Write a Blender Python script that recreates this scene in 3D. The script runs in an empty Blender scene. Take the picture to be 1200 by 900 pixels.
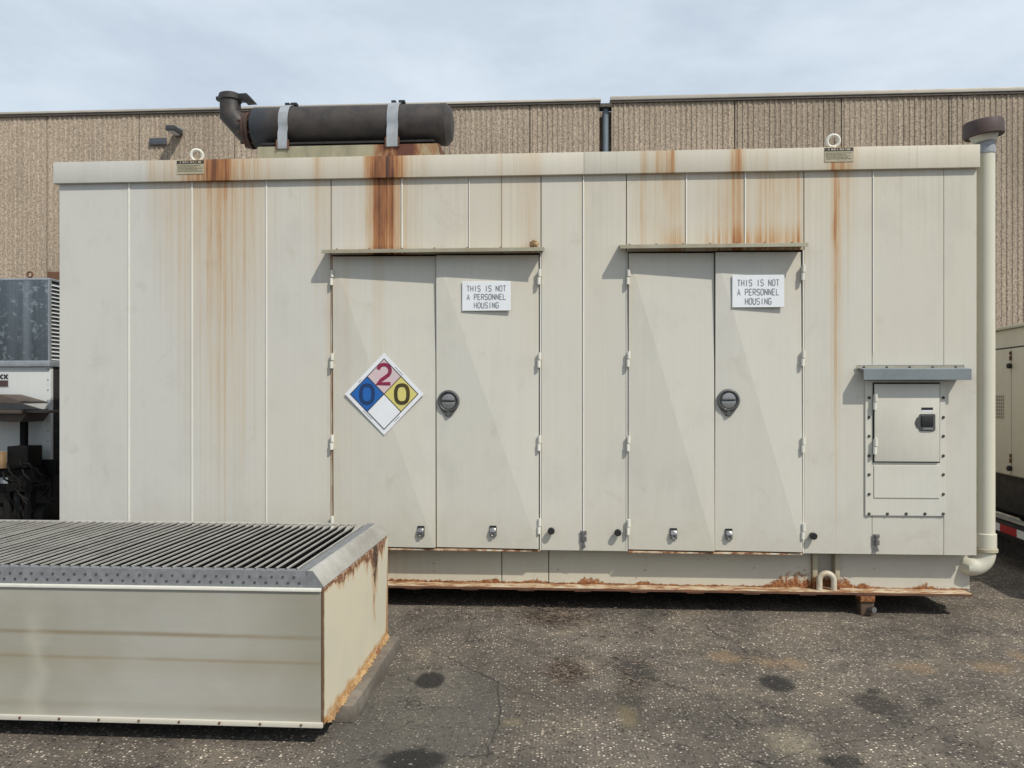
import bpy, bmesh, math, random
from mathutils import Vector
R = math.radians
random.seed(7)
scene = bpy.context.scene
COL = scene.collection

# ------------------------------------------------------------------ camera
CAM_D, CAM_H, YAW, F, VH = 5.7, 1.6, R(3.5), 900.0, 463.0
cam_data = bpy.data.cameras.new("camera")
cam_data.sensor_width = 36.0
cam_data.lens = 36.0 * F / 1200.0
cam_data.shift_y = (VH - 450.0) / 1200.0
cam_data.clip_start, cam_data.clip_end = 0.05, 2000.0
cam = bpy.data.objects.new("camera", cam_data)
COL.objects.link(cam)
cam.location = (0, -CAM_D, CAM_H)
cam.rotation_euler = (R(90), 0, YAW)
scene.camera = cam

# ------------------------------------------------------------------ sky, sun, exposure
SUN_TO = Vector((0.60, -0.63, 1.0)).normalized()
SUN_EL = math.asin(SUN_TO.z)
SUN_ROT = math.atan2(SUN_TO.x, SUN_TO.y)
world = bpy.data.worlds.new("World")
scene.world = world
world.use_nodes = True
wt = world.node_tree
wt.nodes.clear()


def N(nt, typ, ins=None, **props):
    n = nt.nodes.new(typ)
    for k, v in props.items():
        setattr(n, k, v)
    for k, v in (ins or {}).items():
        s = n.inputs[k]
        if isinstance(v, bpy.types.NodeSocket):
            nt.links.new(v, s)
        else:
            if isinstance(v, (tuple, list)) and len(v) == 3 and s.type == 'RGBA':
                v = (*v, 1.0)
            s.default_value = v
    return n


def Mt(nt, op, a, b=None, c=None, clamp=False):
    ins = {0: a}
    if b is not None:
        ins[1] = b
    if c is not None:
        ins[2] = c
    return N(nt, 'ShaderNodeMath', ins, operation=op, use_clamp=clamp).outputs[0]


def mixc(nt, fac, a, b, blend='MIX'):
    n = N(nt, 'ShaderNodeMix', {0: fac, 6: a, 7: b}, data_type='RGBA', blend_type=blend)
    return n.outputs[2]


def noise(nt, vec, scale, detail=3.0, rough=0.55, dist=0.0):
    return N(nt, 'ShaderNodeTexNoise', {'Vector': vec, 'Scale': scale, 'Detail': detail,
                                        'Roughness': rough, 'Distortion': dist}).outputs[0]


def smooth(nt, x, a, b, lo=0.0, hi=1.0):
    return N(nt, 'ShaderNodeMapRange', {0: x, 1: a, 2: b, 3: lo, 4: hi},
             interpolation_type='SMOOTHSTEP').outputs[0]


def ramp(nt, fac, stops, interp='LINEAR'):
    n = N(nt, 'ShaderNodeValToRGB', {0: fac})
    cr = n.color_ramp
    cr.interpolation = interp
    while len(cr.elements) < len(stops):
        cr.elements.new(0.5)
    for e, (p, c) in zip(cr.elements, stops):
        e.position = min(max(p, 0.0), 1.0)
        e.color = (c, c, c, 1) if isinstance(c, (int, float)) else (*c, 1)
    return n.outputs[0]


sky = N(wt, 'ShaderNodeTexSky', sky_type='NISHITA', sun_disc=False, sun_elevation=SUN_EL,
        sun_rotation=SUN_ROT, altitude=200.0, air_density=1.0, dust_density=1.6, ozone_density=1.2)
tc = N(wt, 'ShaderNodeTexCoord').outputs['Generated']
stretch = N(wt, 'ShaderNodeMapping', {'Vector': tc, 'Scale': (1.0, 1.0, 2.6)}).outputs[0]
c1 = noise(wt, stretch, 2.1, 7.0, 0.56, 0.5)
c2 = noise(wt, stretch, 5.5, 5.0, 0.6, 0.3)
cl = Mt(wt, 'ADD', Mt(wt, 'MULTIPLY', c1, 0.75), Mt(wt, 'MULTIPLY', c2, 0.25))
cloud = smooth(wt, cl, 0.32, 0.62, 0.80, 0.98)
tone = smooth(wt, noise(wt, stretch, 3.3, 6.0, 0.6, 0.2), 0.35, 0.66)
cloud_col = mixc(wt, tone, (5.6, 6.4, 7.35), (6.6, 7.45, 8.25))
skycol = mixc(wt, cloud, sky.outputs[0], cloud_col)
bg = N(wt, 'ShaderNodeBackground', {'Color': skycol, 'Strength': 0.1})
wo = N(wt, 'ShaderNodeOutputWorld', {'Surface': bg.outputs[0]})

sun_data = bpy.data.lights.new("sun", 'SUN')
sun_data.energy = 3.35
sun_data.angle = R(0.6)
sun_data.color = (1.0, 0.94, 0.84)
sun = bpy.data.objects.new("sun", sun_data)
COL.objects.link(sun)
sun.rotation_euler = SUN_TO.to_track_quat('Z', 'Y').to_euler()
sun.location = (6, -8, 12)

scene.view_settings.view_transform = 'Standard'
scene.view_settings.look = 'None'
scene.view_settings.gamma = 1.0
scene.view_settings.exposure = 0.15
scene.view_settings.use_curve_mapping = False


# ------------------------------------------------------------------ survey: photo point -> metres on the plane y = Y
def S(u, v, Y=0.0):
    a, T = (u - 600.0) / F, Y + CAM_D
    c, s = math.cos(YAW), math.sin(YAW)
    X = T * (a * c - s) / (c + a * s)
    dep = -X * s + T * c
    return X, CAM_H + (VH - v) / F * dep


def SX(u, Y=0.0):
    return S(u, VH, Y)[0]


def G(u, v):                                       # point on the ground
    dep = CAM_H * F / (v - VH)
    lat = (u - 600.0) / F * dep
    c, s = math.cos(YAW), math.sin(YAW)
    return lat * c - dep * s, lat * s + dep * c - CAM_D


# ------------------------------------------------------------------ mesh builder
class MB:
    def __init__(self):
        self.v, self.f = [], []

    def add(self, vs, fs):
        o = len(self.v)
        self.v += [tuple(p) for p in vs]
        self.f += [tuple(i + o for i in f) for f in fs]
        return self

    def box(self, x0, x1, y0, y1, z0, z1):
        vs = [(x0, y0, z0), (x1, y0, z0), (x1, y1, z0), (x0, y1, z0),
              (x0, y0, z1), (x1, y0, z1), (x1, y1, z1), (x0, y1, z1)]
        return self.add(vs, [(3, 2, 1, 0), (4, 5, 6, 7), (0, 1, 5, 4), (1, 2, 6, 5), (2, 3, 7, 6), (3, 0, 4, 7)])

    def prism(self, pts, axis, a0, a1):            # pts: polygon in the two other axes
        def p3(p, a):
            return {'x': (a, p[0], p[1]), 'y': (p[0], a, p[1]), 'z': (p[0], p[1], a)}[axis]
        n = len(pts)
        vs = [p3(p, a0) for p in pts] + [p3(p, a1) for p in pts]
        fs = [tuple(range(n)), tuple(range(2 * n - 1, n - 1, -1))]
        fs += [(i, i + n, (i + 1) % n + n, (i + 1) % n) for i in range(n)]
        return self.add(vs, fs)

    def tube(self, path, r, n=16, caps=True, miter=False):
        path = [Vector(p) for p in path]
        rs = r if isinstance(r, (list, tuple)) else [r] * len(path)
        t0 = (path[1] - path[0]).normalized()
        up = Vector((0, 0, 1)) if abs(t0.z) < 0.9 else Vector((0, 1, 0))
        nrm = (up - t0 * up.dot(t0)).normalized()
        vs = []
        for i, p in enumerate(path):
            if i == 0:
                t = t0
            elif i == len(path) - 1:
                t = (path[i] - path[i - 1]).normalized()
            else:
                t = ((path[i + 1] - p).normalized() + (p - path[i - 1]).normalized()).normalized()
            nrm = (nrm - t * nrm.dot(t)).normalized()
            b = t.cross(nrm)
            mv, mk = None, 0.0
            if miter and 0 < i < len(path) - 1:
                d0, d1 = (p - path[i - 1]).normalized(), (path[i + 1] - p).normalized()
                if (d1 - d0).length > 1e-4:
                    mv, mk = (d1 - d0).normalized(), 1.0 / max(d0.dot(t), 0.4) - 1.0
            for j in range(n):
                a = 2 * math.pi * j / n
                q = (nrm * math.cos(a) + b * math.sin(a)) * rs[i]
                if mv is not None:
                    q = q + mv * q.dot(mv) * mk
                vs.append(p + q)
        fs = []
        for i in range(len(path) - 1):
            for j in range(n):
                k = (j + 1) % n
                fs.append((i * n + j, i * n + k, (i + 1) * n + k, (i + 1) * n + j))
        if caps:
            fs.append(tuple(range(n - 1, -1, -1)))
            m = (len(path) - 1) * n
            fs.append(tuple(range(m, m + n)))
        return self.add(vs, fs)

    def cyl(self, p0, p1, r, n=20):
        return self.tube([p0, p1], r, n)

    def lathe(self, c, axis, prof, n=28):          # prof: (radius, height along axis)
        path = [Vector(c) + Vector(axis).normalized() * h for _, h in prof]
        t = Vector(axis).normalized()
        up = Vector((0, 0, 1)) if abs(t.z) < 0.9 else Vector((0, 1, 0))
        nr = (up - t * up.dot(t)).normalized()
        b = t.cross(nr)
        vs, fs = [], []
        for p, (r, _) in zip(path, prof):
            for j in range(n):
                a = 2 * math.pi * j / n
                vs.append(p + (nr * math.cos(a) + b * math.sin(a)) * r)
        for i in range(len(prof) - 1):
            for j in range(n):
                k = (j + 1) % n
                fs.append((i * n + j, i * n + k, (i + 1) * n + k, (i + 1) * n + j))
        fs.append(tuple(range(n - 1, -1, -1)))
        m = (len(prof) - 1) * n
        fs.append(tuple(range(m, m + n)))
        return self.add(vs, fs)

    def torus(self, c, axis, Rr, r, n=28, m=10):
        t = Vector(axis).normalized()
        up = Vector((0, 0, 1)) if abs(t.z) < 0.9 else Vector((0, 1, 0))
        e1 = (up - t * up.dot(t)).normalized()
        e2 = t.cross(e1)
        vs, fs = [], []
        for i in range(n):
            a = 2 * math.pi * i / n
            d = e1 * math.cos(a) + e2 * math.sin(a)
            for j in range(m):
                q = 2 * math.pi * j / m
                vs.append(Vector(c) + d * (Rr + r * math.cos(q)) + t * r * math.sin(q))
        for i in range(n):
            for j in range(m):
                fs.append((i * m + j, i * m + (j + 1) % m, ((i + 1) % n) * m + (j + 1) % m, ((i + 1) % n) * m + j))
        return self.add(vs, fs)

    def stroke(self, pts, w, y0, y1, closed=False):  # a pen line of width w in the x-z plane, thick from y0 to y1
        pts = [Vector((p[0], p[1])) for p in pts]
        n = len(pts)
        L, Rr = [], []
        for i in range(n):
            if closed:
                d0 = (pts[i] - pts[i - 1]).normalized()
                d1 = (pts[(i + 1) % n] - pts[i]).normalized()
            else:
                d1 = (pts[min(i + 1, n - 1)] - pts[min(i, n - 2)]).normalized()
                d0 = (pts[max(i, 1)] - pts[max(i - 1, 0)]).normalized()
            nn = (Vector((-d0.y, d0.x)) + Vector((-d1.y, d1.x)))
            nn = nn.normalized() if nn.length > 1e-6 else Vector((-d0.y, d0.x))
            k = min(1.0 / max(nn.dot(Vector((-d0.y, d0.x))), 0.3), 1.8)
            L.append(pts[i] + nn * w * 0.5 * k)
            Rr.append(pts[i] - nn * w * 0.5 * k)
        vs = []
        for i in range(n):
            vs += [(L[i].x, y0, L[i].y), (Rr[i].x, y0, Rr[i].y), (L[i].x, y1, L[i].y), (Rr[i].x, y1, Rr[i].y)]
        fs = []
        for i in range(n if closed else n - 1):
            a, b = 4 * i, 4 * ((i + 1) % n)
            fs += [(a, a + 1, b + 1, b), (a + 2, b + 2, b + 3, a + 3), (a, b, b + 2, a + 2), (a + 1, a + 3, b + 3, b + 1)]
        if not closed:
            e = 4 * (n - 1)
            fs += [(0, 2, 3, 1), (e, e + 1, e + 3, e + 2)]
        return self.add(vs, fs)


WL = {}                                            # world position of every object


def mesh_of(mb, name, mat, origin, bevel=0.0, smooth_angle=None, segs=2):
    me = bpy.data.meshes.new(name)
    ox, oy, oz = origin
    me.from_pydata([(x - ox, y - oy, z - oz) for x, y, z in mb.v], [], mb.f)
    bm = bmesh.new()
    bm.from_mesh(me)
    bmesh.ops.recalc_face_normals(bm, faces=bm.faces)
    if bevel:
        es = [e for e in bm.edges if len(e.link_faces) == 2 and e.calc_face_angle(0) > 0.5]
        bmesh.ops.bevel(bm, geom=es, offset=bevel, segments=segs, profile=0.6, affect='EDGES', clamp_overlap=True)
    bm.to_mesh(me)
    bm.free()
    if smooth_angle or bevel:
        me.polygons.foreach_set('use_smooth', [True] * len(me.polygons))
        me.set_sharp_from_angle(angle=R(smooth_angle or 35))
    for m in (mat if isinstance(mat, (list, tuple)) else [mat]):
        me.materials.append(m)
    return me


def centre(mb):
    xs, ys, zs = zip(*mb.v)
    return ((min(xs) + max(xs)) / 2, (min(ys) + max(ys)) / 2, min(zs))


def link(name, data, parent, wloc):
    o = bpy.data.objects.new(name, data)
    COL.objects.link(o)
    wloc = Vector(wloc)
    o.location = wloc - (WL[parent.name] if parent else Vector((0, 0, 0)))
    if parent:
        o.parent = parent
    WL[o.name] = wloc
    return o


def part(name, mb, mat, parent=None, bevel=0.0, smooth_angle=None, label=None, stuff=False, segs=2):
    c = centre(mb)
    o = link(name, mesh_of(mb, name, mat, c, bevel, smooth_angle, segs), parent, c)
    if label:
        o['label'] = label
    if stuff:
        o['kind'] = 'stuff'
    return o


def thing(name, label, cat, loc, group=None):
    o = link(name, None, None, loc)
    o.empty_display_size = 0.2
    return tag(o, label, cat, group)


def tag(o, label, cat, group=None):
    o['label'], o['category'] = label, cat
    if group:
        o['group'] = group
    return o


# ------------------------------------------------------------------ materials
def new_mat(name):
    m = bpy.data.materials.new(name)
    m.use_nodes = True
    nt = m.node_tree
    nt.nodes.clear()
    b = N(nt, 'ShaderNodeBsdfPrincipled')
    N(nt, 'ShaderNodeOutputMaterial', {'Surface': b.outputs[0]})
    return m, nt, b


def setin(nt, b, **kw):
    for k, v in kw.items():
        s = b.inputs[k.replace('_', ' ')]
        if isinstance(v, bpy.types.NodeSocket):
            nt.links.new(v, s)
        else:
            if isinstance(v, (tuple, list)) and len(v) == 3 and s.type == 'RGBA':
                v = (*v, 1)
            s.default_value = v


def pos_xyz(nt):
    p = N(nt, 'ShaderNodeNewGeometry').outputs['Position']
    s = N(nt, 'ShaderNodeSeparateXYZ', {0: p})
    return p, s.outputs[0], s.outputs[1], s.outputs[2]


def scaled(nt, p, sx, sy, sz):
    return N(nt, 'ShaderNodeVectorMath', {0: p, 1: (sx, sy, sz)}, operation='MULTIPLY').outputs[0]


def bump(nt, h, strength, dist=0.01, prev=None):
    ins = {'Strength': strength, 'Distance': dist, 'Height': h}
    if prev is not None:
        ins['Normal'] = prev
    return N(nt, 'ShaderNodeBump', ins).outputs[0]


def simple(name, col, rough=0.5, metal=0.0, var=0.12, scale=14.0, bmp=0.15, col2=None, dirt=0.0):
    m, nt, b = new_mat(name)
    p, x, y, z = pos_xyz(nt)
    n1 = noise(nt, p, scale, 5, 0.6)
    n2 = noise(nt, p, scale * 0.17, 3, 0.5)
    c2 = col2 or tuple(c * (1 - var * 2) for c in col)
    f = smooth(nt, Mt(nt, 'ADD', Mt(nt, 'MULTIPLY', n1, 0.5), Mt(nt, 'MULTIPLY', n2, 0.5)), 0.36, 0.66)
    cc = mixc(nt, f, col, c2)
    setin(nt, b, Base_Color=cc, Metallic=metal, Roughness=smooth(nt, n1, 0.3, 0.7, rough - 0.08, min(rough + 0.12, 1)),
          Normal=bump(nt, n1, bmp, 0.004))
    return m


RUST = [(0.0, (0.50, 0.40, 0.25)), (0.25, (0.45, 0.30, 0.14)), (0.42, (0.40, 0.21, 0.075)), (0.62, (0.30, 0.115, 0.036)), (0.84, (0.13, 0.042, 0.017)),
        (1.0, (0.05, 0.02, 0.014))]
XL, XR = SX(69.5), SX(1145)


def U(u):
    return (SX(u) - XL) / (XR - XL)


CREAM = (0.566, 0.543, 0.465)
COOL = (0.532, 0.525, 0.490)


def paint(name, base=CREAM, cool=COOL, inten=None, length=None, z_top=3.23, floor_rust=None, fade_pow=1.0,
          base_rust=None, dirt_bottom=None, rough=0.42, fine_amt=0.022, tint=0.05, extra=None):
    m, nt, b = new_mat(name)
    p, x, y, z = pos_xyz(nt)
    big = noise(nt, p, 0.55, 3, 0.5)
    rnd = Mt(nt, 'MULTIPLY', N(nt, 'ShaderNodeObjectInfo').outputs['Random'], 1.0 if tint > 0 else 0.0)
    f0 = Mt(nt, 'ADD', smooth(nt, big, 0.36, 0.64, 0.0, 0.45), Mt(nt, 'MULTIPLY', rnd, 0.25))
    f0 = Mt(nt, 'ADD', f0, smooth(nt, x, -1.2, -3.4, 0.0, 0.6), clamp=True)
    colr = mixc(nt, f0, base, cool)
    # faint panel to panel tone, chalky paint, fine vertical washing marks
    br = Mt(nt, 'ADD', 1.0 - tint / 2, Mt(nt, 'MULTIPLY', rnd, tint))
    wash = noise(nt, scaled(nt, p, 55, 55, 0.35), 1.0, 4, 0.6)
    br = Mt(nt, 'MULTIPLY', br, smooth(nt, wash, 0.25, 0.75, 1.0 - fine_amt, 1.0 + fine_amt * 0.6))
    grime = noise(nt, scaled(nt, p, 1.6, 1.6, 0.9), 1.7, 6, 0.65)
    br = Mt(nt, 'MULTIPLY', br, smooth(nt, grime, 0.30, 0.52, 0.93, 1.0))
    colr = mixc(nt, 1.0, colr, N(nt, 'ShaderNodeCombineXYZ', {0: br, 1: br, 2: br}).outputs[0], 'MULTIPLY')
    # sparse smudges
    sm = smooth(nt, noise(nt, p, 3.2, 8, 0.7, 0.8), 0.57, 0.75, 0.0, 0.34)
    colr = mixc(nt, sm, colr, (0.36, 0.325, 0.235))
    splash = smooth(nt, Mt(nt, 'ADD', z, Mt(nt, 'MULTIPLY', Mt(nt, 'SUBTRACT', noise(nt, p, 5.0, 6, 0.7), 0.5), 0.9)), 0.85, 0.35, 0.0, 0.28)
    colr = mixc(nt, splash, colr, (0.42, 0.375, 0.28))
    scr = noise(nt, scaled(nt, p, 3.0, 3.0, 34.0), 1.0, 3, 0.6, 1.5)
    colr = mixc(nt, Mt(nt, 'MULTIPLY', smooth(nt, scr, 0.70, 0.74, 0.0, 0.30), smooth(nt, big, 0.5, 0.6)), colr, (0.40, 0.38, 0.33))
    h = noise(nt, p, 260, 2, 0.5)
    rough_s = None
    if inten:
        sx = Mt(nt, 'DIVIDE', Mt(nt, 'SUBTRACT', x, XL), XR - XL)
        wob = Mt(nt, 'MULTIPLY', Mt(nt, 'SUBTRACT', noise(nt, scaled(nt, p, 3, 3, 1.2), 2.0, 3), 0.5), 0.0050)
        wob = Mt(nt, 'ADD', wob, Mt(nt, 'MULTIPLY', Mt(nt, 'SUBTRACT', noise(nt, scaled(nt, p, 30, 30, 3.0), 1.0, 4, 0.7), 0.5), 0.0030))
        sx = Mt(nt, 'ADD', sx, wob)
        prof = ramp(nt, sx, inten)
        ln = ramp(nt, sx, length) if length else 0.5
        ln = Mt(nt, 'MULTIPLY', ln, 3.2)
        s1 = noise(nt, scaled(nt, p, 42, 42, 0.22), 1.0, 4, 0.65)
        s2 = noise(nt, scaled(nt, p, 130, 130, 0.5), 1.0, 2, 0.5)
        t = Mt(nt, 'DIVIDE', Mt(nt, 'SUBTRACT', z_top, z), Mt(nt, 'MULTIPLY', ln, smooth(nt, s1, 0.3, 0.7, 0.55, 1.25)))
        fade = Mt(nt, 'POWER', Mt(nt, 'SUBTRACT', 1.0, t, clamp=True), fade_pow)
        st = Mt(nt, 'ADD', smooth(nt, s1, 0.28, 0.74, 0.62, 1.12), Mt(nt, 'MULTIPLY', Mt(nt, 'SUBTRACT', s2, 0.5), 0.6))
        st = Mt(nt, 'MULTIPLY', Mt(nt, 'MULTIPLY', prof, fade), Mt(nt, 'MAXIMUM', st, Mt(nt, 'MULTIPLY', prof, 0.9)))
        s3 = noise(nt, scaled(nt, p, 11, 11, 1.3), 1.0, 5, 0.65)
        st = Mt(nt, 'MULTIPLY', st, smooth(nt, s3, 0.3, 0.7, 0.72, 1.2))
        if extra:
            ex = ramp(nt, sx, extra[0])
            zz = smooth(nt, z, extra[1] + extra[2], extra[1], 0.0, 1.0)
            st = Mt(nt, 'ADD', st, Mt(nt, 'MULTIPLY', Mt(nt, 'MULTIPLY', ex, zz), smooth(nt, s1, 0.3, 0.65, 0.3, 1.1)))
        st = Mt(nt, 'MINIMUM', st, 1.0)
        f1 = smooth(nt, noise(nt, scaled(nt, p, 75, 75, 0.18), 1.0, 4, 0.7), 0.50, 0.70)
        f2 = Mt(nt, 'MULTIPLY', smooth(nt, z, 2.2, 3.3, 0.0, 1.0), smooth(nt, noise(nt, scaled(nt, p, 2.5, 2.5, 0.4), 1.0, 3), 0.36, 0.6, 0.1, 1.0))
        colr = mixc(nt, Mt(nt, 'MULTIPLY', Mt(nt, 'MULTIPLY', f1, f2), Mt(nt, 'ADD', 0.16, smooth(nt, x, -3.0, -2.4, 0.0, 0.34))), colr, (0.42, 0.34, 0.215))
        rc = ramp(nt, st, RUST)
        colr = mixc(nt, Mt(nt, 'MULTIPLY', smooth(nt, st, 0.0, 0.05), smooth(nt, st, -0.12, 0.6, 0.0, 0.96)), colr, rc)
        rough_s = smooth(nt, st, 0.1, 0.8, rough, 0.85)
    if floor_rust:                                  # blistered rust that starts at the bottom edge
        z0, hgt, inten2 = floor_rust
        sx = Mt(nt, 'DIVIDE', Mt(nt, 'SUBTRACT', x, XL), XR - XL)
        prof2 = ramp(nt, sx, inten2)
        k = noise(nt, p, 22, 6, 0.7, 0.6)
        up = Mt(nt, 'DIVIDE', Mt(nt, 'SUBTRACT', z, z0), Mt(nt, 'MULTIPLY', hgt, Mt(nt, 'ADD', 0.12, prof2)))
        mm = Mt(nt, 'ADD', Mt(nt, 'SUBTRACT', 1.0, up), Mt(nt, 'MULTIPLY', Mt(nt, 'SUBTRACT', k, 0.5), 2.4))
        mm = smooth(nt, mm, 0.25, 0.6)
        rc2 = ramp(nt, noise(nt, p, 48, 5, 0.7), [(0.3, (0.50, 0.30, 0.13)), (0.46, (0.27, 0.10, 0.03)), (0.62, (0.09, 0.035, 0.02)), (0.7, (0.40, 0.22, 0.1))])
        colr = mixc(nt, mm, colr, rc2)
        sp = smooth(nt, noise(nt, p, 30, 2, 0.5), 0.72, 0.76)
        colr = mixc(nt, Mt(nt, 'MULTIPLY', sp, 0.8), colr, (0.13, 0.05, 0.025))
    hh = Mt(nt, 'ADD', Mt(nt, 'MULTIPLY', h, 0.12), Mt(nt, 'MULTIPLY', noise(nt, scaled(nt, p, 1, 1, 0.6), 2.6, 2, 0.5), 1.0))
    setin(nt, b, Base_Color=colr, Roughness=rough_s if rough_s is not None else rough,
          Normal=bump(nt, hh, 0.40, 0.008))
    b.inputs['Specular IOR Level'].default_value = 0.4
    return m


def stops(lst):
    out = [(U(u), v) for u, v in lst]
    assert len(out) <= 32, len(out)
    return out


fascia_int = stops([(67, 0), (172, 0.0), (176, 0.22), (205, 0.28), (238, 0.55), (246, 0.74), (268, 0.72), (274, 0.42), (300, 0.34), (345, 0.10),
                    (366, 0.10), (375, 0.50), (384, 0.12), (424, 0.16), (431, 0.5), (438, 0.9), (460, 0.88), (469, 0.55), (480, 0.3), (510, 0.1), (582, 0.05),
                    (586, 0.3), (592, 0.05), (626, 0.28), (640, 0.05), (700, 0.05)])
fascia_int2 = stops([(740, 0.05), (749, 0.1), (752, 0.62), (756, 0.35), (760, 0.1), (770, 0.42), (777, 0.25), (788, 0.55), (793, 0.1), (850, 0.12),
                     (857, 0.5), (868, 0.48), (874, 0.15), (898, 0.25), (906, 0.08), (962, 0.1), (974, 0.35), (976, 0.8), (979, 0.4), (982, 0.85), (985, 0.4), (1000, 0.3),
                     (1006, 0.1), (1040, 0.14), (1060, 0.04), (1130, 0.1)])
body_int = stops([(67, 0), (168, 0.0), (180, 0.18), (212, 0.27), (222, 0.26), (226, 0.34), (250, 0.40), (262, 0.54), (266, 0.42), (276, 0.38), (298, 0.31), (306, 0.20), (330, 0.02),
                  (360, 0.06), (374, 0.32), (384, 0.28), (390, 0.12), (426, 0.16), (433, 0.46), (440, 0.76), (447, 0.84), (457, 0.80), (466, 0.52), (470, 0.30), (486, 0.24), (500, 0.10), (582, 0.08),
                  (586, 0.36), (591, 0.10), (622, 0.26), (632, 0.24), (640, 0.07)])
body_len = stops([(67, 0.3), (170, 0.3), (205, 0.55), (228, 0.75), (268, 0.95), (300, 0.60), (330, 0.3), (360, 0.25), (376, 0.38), (386, 0.9), (392, 0.45),
                  (425, 0.5), (436, 3.0), (470, 2.5), (478, 0.6), (500, 0.5), (586, 0.8), (632, 0.5), (660, 0.3)])
body_int2 = stops([(640, 0.06), (676, 0.05), (683, 0.22), (688, 0.06), (732, 0.08), (744, 0.18), (750, 0.24), (752, 0.5), (755, 0.24), (772, 0.26), (786, 0.34), (800, 0.32), (806, 0.12),
                   (834, 0.20), (846, 0.34), (857, 0.38), (864, 0.52), (868, 0.38), (873, 0.20), (884, 0.26), (900, 0.34), (936, 0.34), (944, 0.15), (970, 0.14), (976, 0.36), (979, 0.78),
                   (982, 0.36), (1000, 0.28), (1010, 0.10), (1024, 0.16), (1034, 0.06), (1100, 0.03)])
body_len2 = stops([(640, 0.3), (735, 0.3), (750, 0.6), (800, 0.5), (835, 0.5), (864, 1.0), (900, 0.6), (940, 0.5), (950, 0.3), (970, 0.35), (975, 0.8), (979, 0.95), (983, 0.8),
                   (990, 0.45), (1012, 0.35), (1030, 0.2)])
above2 = stops([(760, 0), (780, 0.22), (800, 0.28), (803, 0.08), (830, 0.16), (850, 0.26), (870, 0.32), (880, 0.24), (905, 0.28), (938, 0.32), (941, 0.0)])
above1 = stops([(385, 0), (390, 0.15), (430, 0.2), (470, 0.3), (500, 0.16), (560, 0.1), (620, 0.2), (631, 0.3), (634, 0)])

m_fascia = paint("painted_roof_trim_near_exhaust", inten=fascia_int, length=[(0, 3.0), (1, 3.0)], z_top=3.42, tint=0)
m_fascia2 = paint("painted_roof_trim", inten=fascia_int2, length=[(0, 3.0), (1, 3.0)], z_top=3.42, tint=0)
m_body = paint("painted_wall_steel_rust_streaked", inten=body_int, length=body_len, z_top=3.3, extra=(above1, 2.66, 0.08))
m_body2 = paint("painted_wall_steel_streaked", inten=body_int2, length=body_len2, z_top=3.3, extra=(above2, 2.68, 0.22))
door_int = stops([(386, 0.3), (391, 0.28), (395, 0.05), (399, 0.22), (401, 0.05), (408, 0.2), (411, 0.16), (413, 0.04), (436, 0.03), (440, 0.2), (444, 0.1), (448, 0.18), (452, 0.02), (560, 0.0), (615, 0.06), (632, 0.12), (700, 0.0), (736, 0.12), (750, 0.02), (900, 0.02), (938, 0.12)])
m_door = paint("painted_door_steel", base=(0.566, 0.548, 0.474), cool=(0.548, 0.541, 0.500), inten=door_int, length=[(0, 0.5), (0.2, 0.45), (0.33, 0.9), (0.36, 0.45), (1, 0.3)], z_top=2.66, tint=0.03)
base_int = stops([(67, 0.1), (450, 0.2), (540, 0.12), (562, 0.18), (575, 0.6), (588, 0.2), (612, 0.12), (625, 0.55), (645, 0.15), (676, 0.10), (684, 0.7), (702, 0.7), (709, 0.10), (745, 0.10), (754, 0.4), (764, 0.4), (772, 0.1),
                  (900, 0.08), (915, 0.9), (930, 1.5), (948, 1.7), (956, 1.3), (980, 1.2), (990, 1.1), (1004, 0.9), (1010, 0.15), (1018, 0.5), (1030, 0.45), (1038, 0.1), (1080, 0.12), (1095, 0.7), (1106, 0.12)])
m_base = paint("painted_skid_steel", base=(0.53, 0.51, 0.42), floor_rust=(0.168, 0.095, base_int), rough=0.5)
m_base_brown = paint("stained_skid_steel", base=(0.36, 0.30, 0.19), cool=(0.44, 0.41, 0.31), floor_rust=(0.168, 0.11, base_int), rough=0.55)
m_base_left = paint("oil_stained_skid_steel", base=(0.53, 0.51, 0.42), inten=stops([(440, 0.55), (455, 0.42), (478, 0.40), (492, 0.22), (520, 0.12), (560, 0.08), (590, 0.05)]), length=[(0, 1), (1, 1)], z_top=2.4, floor_rust=(0.168, 0.10, base_int), rough=0.5)
m_cream = paint("cream_paint", rough=0.4)
m_hatch = paint("cream_hatch_paint", base=(0.575, 0.56, 0.485), cool=(0.56, 0.555, 0.51), rough=0.38, tint=0.02)
m_white_steel = simple("white_hinge_paint", (0.70, 0.69, 0.62), 0.4, 0.0, 0.06)
m_rust = simple("rusted_steel", (0.20, 0.085, 0.035), 0.85, 0.0, 0.3, 40, 0.4, col2=(0.42, 0.24, 0.12))
m_rustdark = simple("dark_rust", (0.085, 0.04, 0.025), 0.85, 0.0, 0.3, 40, 0.4, col2=(0.16, 0.07, 0.035))
m_black = simple("black_rubber", (0.012, 0.012, 0.013), 0.5, 0.0, 0.1)
m_dark = simple("dark_interior_steel", (0.02, 0.019, 0.018), 0.8, 0.0, 0.2)
m_galv = simple("galvanised_steel", (0.40, 0.43, 0.46), 0.5, 0.55, 0.12, 30, 0.1, col2=(0.28, 0.31, 0.34))
m_galv_worn = simple("weathered_galvanised_edge", (0.43, 0.42, 0.385), 0.5, 0.1, 0.1, 7, 0.03, col2=(0.29, 0.275, 0.245))
m_awning = simple("grey_hatch_hood_paint", (0.205, 0.235, 0.25), 0.45, 0.1, 0.08, 30, 0.08)
m_strap = simple("galvanised_strap", (0.33, 0.355, 0.385), 0.55, 0.2, 0.15, 14, 0.05, col2=(0.24, 0.25, 0.26))
m_chrome = simple("dull_chrome", (0.30, 0.30, 0.30), 0.35, 0.85, 0.1, 30, 0.05)
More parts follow.
